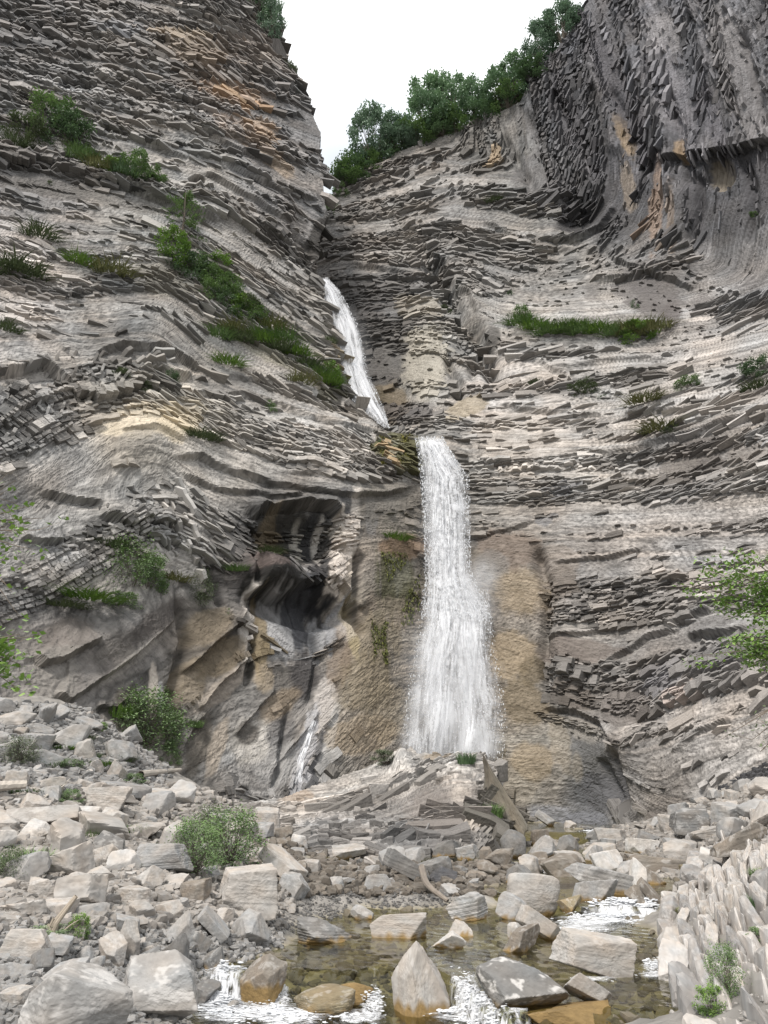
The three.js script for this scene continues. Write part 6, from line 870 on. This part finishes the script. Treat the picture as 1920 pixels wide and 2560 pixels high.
wallPlants(leftWall, [
  [648, 70, 90, 120, 'tree', 1, 'leafy tree hanging over the top edge of the left cliff'], [690, 120, 70, 110, 'tree', 3, 'light leafy tree on the edge below the topmost one'], [620, 20, 80, 90, 'tree', 0, 'dark tree at the very top of the left cliff edge'], [728, 200, 36, 46, 'shrub', 2, 'small thorny shrub on the left cliff edge'], [752, 245, 30, 30, 'shrub', 2, 'thin shrub sticking out below the thorny one'],
  [110, 345, 110, 100, 'shrub', 0, 'large dark green shrub on the upper left ledge'], [150, 375, 100, 100, 'shrub', 1, 'dark shrub beside the large one on the upper ledge'], [60, 360, 90, 70, 'shrub', 2, 'dull shrub at the left end of the upper ledge'], [40, 370, 60, 40, 'grass_tuft', 3, 'dull grass at the left end of the upper ledge'],
  ...fromLeft([[215, 420], [250, 435], [285, 450], [310, 455], [200, 405]], 'green growth on the descending upper left ledge').map(([x, y, label], i) => [x, y, 60, 44, i % 2 ? 'shrub' : 'grass_tuft', i, label, 'plant', 'plants on the descending upper ledge']),
  [335, 462, 70, 70, 'shrub', 4, 'feathery green shrub at the lower end of the upper ledge'], [385, 472, 50, 44, 'shrub', 0, 'green shrub nearest the small cave opening'], [120, 455, 24, 18, 'shrub', 2, 'tiny shrub on the dark wall under the upper ledge'],
  [425, 665, 90, 90, 'shrub', 3, 'bright green bush left below the lone pine'], [470, 700, 90, 90, 'shrub', 1, 'dark green bush directly below the lone pine'], [495, 705, 60, 70, 'shrub', 0, 'dark bush right of the lone pine'],
  ...fromLeft([[535, 730], [565, 740], [590, 770], [620, 800], [550, 700], [600, 800], [640, 815], [520, 760], [560, 790]], 'green shrub on the diagonal ledge running down to the upper fall').map(([x, y, label], i) => [x, y, 70, 62, 'shrub', [0, 4, 3, 1, 4, 0, 3, 2, 4][i], label, 'shrub', 'shrubs on the diagonal ledge']),
  ...fromLeft([[680, 820], [710, 850], [740, 890], [770, 920], [800, 945], [660, 860], [700, 880], [580, 830], [540, 845], [570, 915], [750, 960], [820, 960], [640, 840], [600, 850]], 'grass clump on the diagonal ledge below the shrubs').map(([x, y, label], i) => [x, y, 62, 36, 'grass_tuft', i % 4, label, 'grass', 'grass clumps on the diagonal ledge']),
  [830, 970, 50, 70, 'shrub', 3, 'mossy bright shrub beside the upper fall'], [825, 860, 26, 40, 'grass_tuft', 3, 'mossy tuft wetted by the upper fall'],
  [50, 690, 100, 44, 'grass_tuft', 3, 'wide dull grass patch on the left slope'], [20, 700, 90, 50, 'shrub', 2, 'dull shrub at the left edge of the pale slope'], [205, 660, 70, 30, 'grass_tuft', 1, 'bright green grass patch on the pale slope'], [100, 600, 70, 40, 'grass_tuft', 3, 'dull grass under the dark banded wall'], [15, 825, 60, 40, 'grass_tuft', 3, 'olive grass at the left edge of the picture'], [280, 690, 80, 40, 'grass_tuft', 2, 'straw coloured grass above the dark beds'],
  [425, 955, 44, 50, 'shrub', 1, 'dark ivy clump under the big overhanging slab'], [365, 995, 50, 44, 'shrub', 2, 'grey green shrub on the yellowish wall'], [300, 960, 50, 30, 'shrub', 2, 'small dull shrub in the dark beds'], [680, 1030, 30, 36, 'shrub', 4, 'small green shrub on the striped beds right of centre'], [510, 1100, 70, 26, 'grass_tuft', 3, 'thin grass on the pale wall above the cave'], [540, 1095, 20, 22, 'shrub', 0, 'tiny green shrub on the pale wall'],
  [985, 1350, 60, 26, 'grass_tuft', 1, 'bright grass tuft on the tufa lip left of the fall'], [955, 1120, 20, 26, 'shrub', 0, 'green plant on the wall left of the mossy lip'],
  [335, 1480, 130, 130, 'wispy_shrub', 0, 'tall willowy shrub on the lower left ledge'], [375, 1485, 80, 100, 'shrub', 0, 'dark leafy shrub right of the willowy one'], [310, 1530, 70, 50, 'shrub', 4, 'low green shrub at the foot of the willowy one'], [230, 1500, 130, 36, 'grass_tuft', 1, 'green grass band on the lower left ledge'], [170, 1515, 90, 30, 'grass_tuft', 3, 'dull grass band at the left of the lower ledge'], [440, 1450, 70, 40, 'grass_tuft', 2, 'straw grass right of the lower ledge shrubs'], [290, 1370, 70, 40, 'grass_tuft', 3, 'grass under the overhanging blocks'],
  [590, 1435, 56, 36, 'grass_tuft', 0, 'green grass tuft left of the cave'], [555, 1480, 26, 60, 'shrub', 4, 'narrow green shrub left of the cave'], [505, 1520, 60, 90, 'wispy_shrub', 1, 'loose green shrub on the steep beds left of the cave'], [570, 1545, 24, 24, 'shrub', 3, 'small bright plant below the narrow shrub'], [660, 1400, 50, 26, 'grass_tuft', 3, 'faded grass on the cave ledge'],
  [380, 1870, 170, 140, 'wispy_shrub', 0, 'big wispy bush with white flowers at the cliff foot'], [330, 1850, 90, 90, 'wispy_shrub', 1, 'dull grassy bush left of the big wispy one'], [425, 1860, 90, 100, 'shrub', 0, 'leafy dark green bush right of the big wispy one'], [430, 1920, 50, 60, 'shrub', 4, 'small bush low at the cliff foot'], [315, 1790, 60, 90, 'grass_tuft', 1, 'long hanging grass above the wispy bush'], [490, 1815, 40, 50, 'grass_tuft', 0, 'grass tuft hanging on the brown slabs'], [440, 1720, 40, 40, 'grass_tuft', 3, 'mossy tuft on the drip line'], [215, 1790, 40, 26, 'grass_tuft', 3, 'dry dark tuft at the foot of the grey slabs'],
]);
{ // lone pine on the ledge: tiers of needle sprays on a thin stem
  const p = onWall(leftWall, 450, 625, .2), s = -p.z / (F * ray(450, 620)[2]), o = root('pine_tree', p), r = rng(88), wood = fresh(), crown = fresh(), hgt = 150 * s / .8, [c0, c1] = GREENS.mid;
  tube([new THREE.Vector3(0, -.3, 0), new THREE.Vector3(.1, hgt * .5, 0), new THREE.Vector3(-.05, hgt, 0)], .16, .03, [.09, .075, .06], wood);
  for (let i = 0; i < 34; i++) { const t = .22 + .78 * (i / 34), a = r() * 6.28, l = hgt * (.34 * (1 - t) + .10) * (.6 + .6 * r()), q = new THREE.Vector3(0, hgt * t, 0), e = new THREE.Vector3(Math.cos(a) * l, hgt * t + .15 * l, Math.sin(a) * l); tube([q, e], .03, .01, [.09, .075, .06], wood, 3); for (let k = 0; k < 46; k++) { const u = .3 + .8 * r(); leaf(crown, e.x * u + .3 * (r() - .5), lerp(q.y, e.y, u) + .25 * (r() - .5), e.z * u + .3 * (r() - .5), .28, .05, r, c0, c1, r()); } }
  mesh('trunk', finish(wood), barkMat, o); mesh('crown', finish(crown), leafMat, o); tag(o, 'lone thin pine standing on the left cliff ledge against the rock', 'pine tree');
}
{ // hanging moss on the lip between the two falls
  const o = root('moss_curtain', at(990, 1130, 63)), r = rng(66), g = fresh(), b = o.position;
  for (let i = 0; i < 2600; i++) { const x = lerp(944, 1050, r()), y = lerp(1086, 1172, r() ** .8), q = leftWall.point(x, Math.min(y, 1168)).p; if (noise(q.x * .9, q.y * .2, 3) < -.15) continue; const t = r(); leaf(g, q.x - b.x, q.y - b.y, q.z - b.z + .12 + .2 * r(), .26, .07, r, [.045, .045, .008], [.15, .14, .02], t, 1.5); }
  mesh('moss', finish(g), bladeMat, o); tag(o, 'curtain of dark olive moss hanging over the lip left of the lower fall', 'moss');
}
for (const [x0, y0, x1, y1, n, label] of [[935, 1380, 1050, 1560, 1700, 'dark moss hanging in streaks on the brown tufa left of the fall'], [925, 1530, 965, 1660, 600, 'narrow strip of green moss on the brown tufa']]) {
  const o = root('moss_patch', at((x0 + x1) / 2, y0, 62)), r = rng(x0), g = fresh(), b = o.position;
  for (let i = 0; i < n; i++) { const x = lerp(x0, x1, r()), y = lerp(y0, y1, r()), q = leftWall.point(x, y).p; if (noise(q.x * .8, q.y * .25, 9) < .12) continue; leaf(g, q.x - b.x, q.y - b.y, q.z - b.z + .06, .24, .07, r, [.03, .035, .01], [.10, .11, .02], r(), 1.5); }
  mesh('moss', finish(g), bladeMat, o); tag(o, label, 'moss');
}
// plants and wood on the ground
const groundPlants = (list) => list.forEach(([x, y, pw, ph, kind, k, label, cat, group], i) => { const g = spot(x, y); plant(kind, { shrub: SHRUBS, wispy_shrub: WISPY, grass_tuft: TUFTS }[kind], k, g.p.add(new THREE.Vector3(0, -.05, -pw * g.s * .3)), pw * g.s, ph * g.s, label, cat || (kind === 'grass_tuft' ? 'grass' : 'bush'), group, i * 2.1); });
groundPlants([
  [480, 2195, 130, 130, 'wispy_shrub', 0, 'large willow bush behind the squarish block, left half'], [560, 2180, 150, 140, 'wispy_shrub', 0, 'large willow bush behind the squarish block, taller right half'], [510, 2130, 90, 100, 'wispy_shrub', 1, 'sparse dry twigs rising behind the willow bush'],
  [218, 2105, 50, 54, 'grass_tuft', 0, 'long green grass tuft left of the pale standing block'], [334, 2095, 60, 54, 'grass_tuft', 1, 'fresh green grass tuft right of the pale standing block'], [45, 2195, 110, 110, 'grass_tuft', 0, 'thick green grass at the left edge below the long flat slab'], [20, 2210, 80, 80, 'wispy_shrub', 1, 'dull bush in the thick grass at the left edge'], [120, 2110, 90, 70, 'grass_tuft', 3, 'dull grass in the shade of the long flat slab'],
  [25, 1920, 90, 70, 'wispy_shrub', 1, 'dull green bush on the scree at the left edge'], [70, 1990, 110, 36, 'grass_tuft', 0, 'green grass around the squarish blocks at the left edge'], [170, 2015, 50, 40, 'shrub', 4, 'green leafy plant right of the dead sticks'], [165, 1930, 60, 30, 'shrub', 0, 'small green plant under the tilted scree slab'], [250, 1830, 30, 24, 'shrub', 3, 'bright tiny shrub at the top of the scree'], [330, 1960, 50, 26, 'shrub', 4, 'small green plant by the stranded log'],
  ...fromLeft([[150, 1880], [210, 1895], [270, 1880], [300, 1905], [120, 1920], [200, 1850], [160, 1850], [240, 1920]], 'thin grass growing through the upper scree').map(([x, y, label], i) => [x, y, 60, 28, 'grass_tuft', i % 4, label, 'grass', 'grass tufts in the upper scree']),
  [100, 2350, 90, 34, 'shrub', 0, 'low dark leafy plant left of the driftwood stump'], [190, 2350, 46, 60, 'shrub', 3, 'bright leafy plant right of the driftwood stump'], [352, 2170, 50, 22, 'grass_tuft', 1, 'small grass tuft on the front of the grey slab block'],
  [868, 1995, 40, 56, 'grass_tuft', 1, 'tall grass tuft on the mound above the beige block'], [808, 2060, 30, 50, 'shrub', 0, 'small upright plant left of the beige block'], [690, 2015, 30, 24, 'shrub', 1, 'small plant at the left foot of the mound'],
  [1825, 2500, 80, 120, 'wispy_shrub', 0, 'feathery green bush on the outcrop at the lower right'], [1790, 2545, 70, 70, 'shrub', 3, 'leafy bright plant in front of the feathery bush'], [1890, 2280, 40, 60, 'grass_tuft', 4, 'dark grass tuft on the upright beds near the right edge'], [1905, 2200, 40, 50, 'grass_tuft', 0, 'grass tuft between the far upright beds'], [1910, 2380, 60, 50, 'shrub', 4, 'broad leaved plant at the right edge'], [1900, 2120, 30, 24, 'grass_tuft', 1, 'small grass tuft below the long banded slab'], [1700, 2285, 40, 24, 'grass_tuft', 2, 'yellowish tuft on top of the upright beds'],
]);
{ const q = moundWall.point(1168, 1930).p; plant('grass_tuft', TUFTS, 4, q, 1.0, 1.1, 'dark grass tuft on the crest of the mound', 'grass'); const q2 = moundWall.point(1232, 2045).p; plant('grass_tuft', TUFTS, 0, q2, 1.0, 1.1, 'green tuft at the right edge of the mound', 'grass'); const q3 = moundWall.point(965, 1915).p; plant('shrub', SHRUBS, 2, q3, 1.3, .9, 'dull shrub on the pale left part of the mound crest', 'shrub'); }
function log(name, marks, r0, r1, label, cat, tone = [.36, .33, .29]) { // marks: [x, y, metres above ground there]
  const P = marks.map(([x, y, up]) => { const g = spot(x, y); return g.p.clone().add(new THREE.Vector3(0, up, 0)); }), c = new THREE.CatmullRomCurve3(P), o = root(name, P[0].clone()), w = fresh(), n = 14;
  tube([...Array(n + 1).keys()].map((i) => c.getPoint(i / n).sub(P[0]).add(new THREE.Vector3(.03 * noise(i, 1, r0 * 99), .03 * noise(i, 2, r0 * 99), 0))), r0, r1, tone, w, 8); mesh('wood', finish(w), barkMat, o); return tag(o, label, cat), o;
}
log('fallen_log', [[-30, 2010, .5], [60, 2004, .5]], .17, .13, 'bleached log lying on the long flat slab at the left edge', 'log');
log('fallen_log', [[350, 1952, .25], [450, 1940, .3]], .16, .07, 'slim bleached log stranded below the cliff foot', 'log');
for (let i = 0; i < 5; i++) log('dead_stick', [[88 + i * 4, 2012 - i, .1], [160 + i * 3, 1990 - i * 4, .35]], .022, .012, `dry bleached stick in the bundle above the long flat slab, ${WHERE[i]} from the front`, 'stick').userData.group = 'bundle of dry sticks';
{ // driftwood stump: a split, leaning trunk with torn splinters
  const g = spot(125, 2352), o = root('driftwood_stump', g.p), s = g.s, w = fresh(), V = (x, y, z) => new THREE.Vector3(x * s, y * s, z * s);
  for (const [a, b, c, r0, r1] of [[[-8, -5, 0], [10, 40, 5], [52, 100, 0], 13, 6], [[0, -5, 6], [16, 40, 10], [44, 84, 8], 9, 3], [[-12, -5, 8], [-4, 24, 10], [6, 52, 12], 7, 2], [[10, -5, 10], [4, 22, 16], [-4, 40, 18], 6, 2], [[30, 20, 4], [46, 34, 2], [66, 46, 0], 3, 1]]) tube([V(...a), V(...b), V(...c)], r0 * s, r1 * s, [.30, .26, .21], w, 7);
  mesh('wood', finish(w), barkMat, o); tag(o, 'split grey driftwood stump leaning to the right in the left foreground', 'driftwood');
}
log('driftwood', [[1055, 2215, .5], [1075, 2250, .35], [1120, 2268, .12]],   .12, .06, 'forked grey driftwood branch at the edge of the dark gravel', 'driftwood', [.19, .165, .14]);
// overhanging branches near the camera
function bough(label, start, tips, seed, green, size, n, kind) {
  const r = rng(seed), b = at(...start), o = root('branch', b), wood = fresh(), fol = fresh(), [c0, c1] = GREENS[green];
  for (const [x, y, d, cl] of tips) {
    const e = at(x, y, d).sub(b), m = e.clone().multiplyScalar(.5).add(new THREE.Vector3(0, .12 * r(), .2 * (r() - .5))); tube([new THREE.Vector3(), m, e], .022, .004, [.12, .10, .08], wood, 4);
    for (let j = 0; j < cl; j++) { const t = .35 + .65 * r(), q = new THREE.Vector3().lerp(e, t).add(new THREE.Vector3((r() - .5) * .55, (r() - .5) * .32, (r() - .5) * .6)); tube([e.clone().multiplyScalar(t), q], .005, .002, [.14, .11, .08], wood, 3); for (let k = 0; k < n; k++) leaf(fol, q.x + (r() - .5) * .34, q.y + (r() - .5) * .16, q.z + (r() - .5) * .34, size * (.6 + .7 * r()), size * kind, r, c0, c1, .15 + .85 * r(), .35); }
  }
  mesh('twigs', finish(wood), barkMat, o); mesh('leaves', finish(fol), leafMat, o); return tag(o, label, 'branch');
}
bough('leafy light green branch reaching in from the right edge, upper spray', [2060, 1560, 13], [[1720, 1460, 13, 16], [1760, 1420, 13.4, 16], [1800, 1400, 12.6, 18], [1850, 1440, 13, 22], [1900, 1480, 13, 22], [1780, 1500, 13.2, 16], [1860, 1530, 12.8, 22], [1900, 1400, 13.6, 12], [1840, 1370, 13, 5], [1930, 1540, 13, 18]], 301, 'fresh', .075, 15, .4);
bough('leafy light green branch reaching in from the right edge, lower spray', [2050, 1640, 12.6], [[1740, 1640, 12.6, 10], [1800, 1610, 12.8, 16], [1850, 1590, 12.4, 18], [1900, 1620, 12.6, 20], [1870, 1640, 12.8, 14], [1920, 1580, 12.4, 16]], 302, 'fresh', .075, 15, .4);
bough('bare forked twig with few leaves below the right sprays', [2040, 1740, 12.6], [[1800, 1850, 12.6, 1], [1850, 1810, 12.6, 2], [1880, 1850, 12.6, 4], [1900, 1880, 12.8, 3]], 303, 'dull', .06, 6, .35);
bough('maple like branch with bright leaves at the left edge, upper twigs', [-120, 1330, 11], [[20, 1180, 11, 3], [40, 1200, 11, 3], [70, 1265, 11, 4], [110, 1295, 11, 4], [10, 1230, 11, 4], [20, 1325, 11, 5], [100, 1325, 11, 2], [60, 1370, 11, 2], [10, 1400, 11, 4], [30, 1480, 11, 5], [40, 1530, 11, 2]], 304, 'fresh', .075, 6, .7);
bough('maple like branch with bright leaves at the left edge, lower cluster', [-120, 1640, 11], [[20, 1600, 11, 7], [50, 1585, 11, 6], [90, 1590, 11, 4], [30, 1650, 11, 8], [20, 1690, 11, 8], [40, 1720, 11, 6], [10, 1620, 11, 6], [50, 1660, 11, 4]], 305, 'fresh', .08, 8, .7);

camera.far = 600; camera.updateProjectionMatrix();
renderer.render(scene, camera);
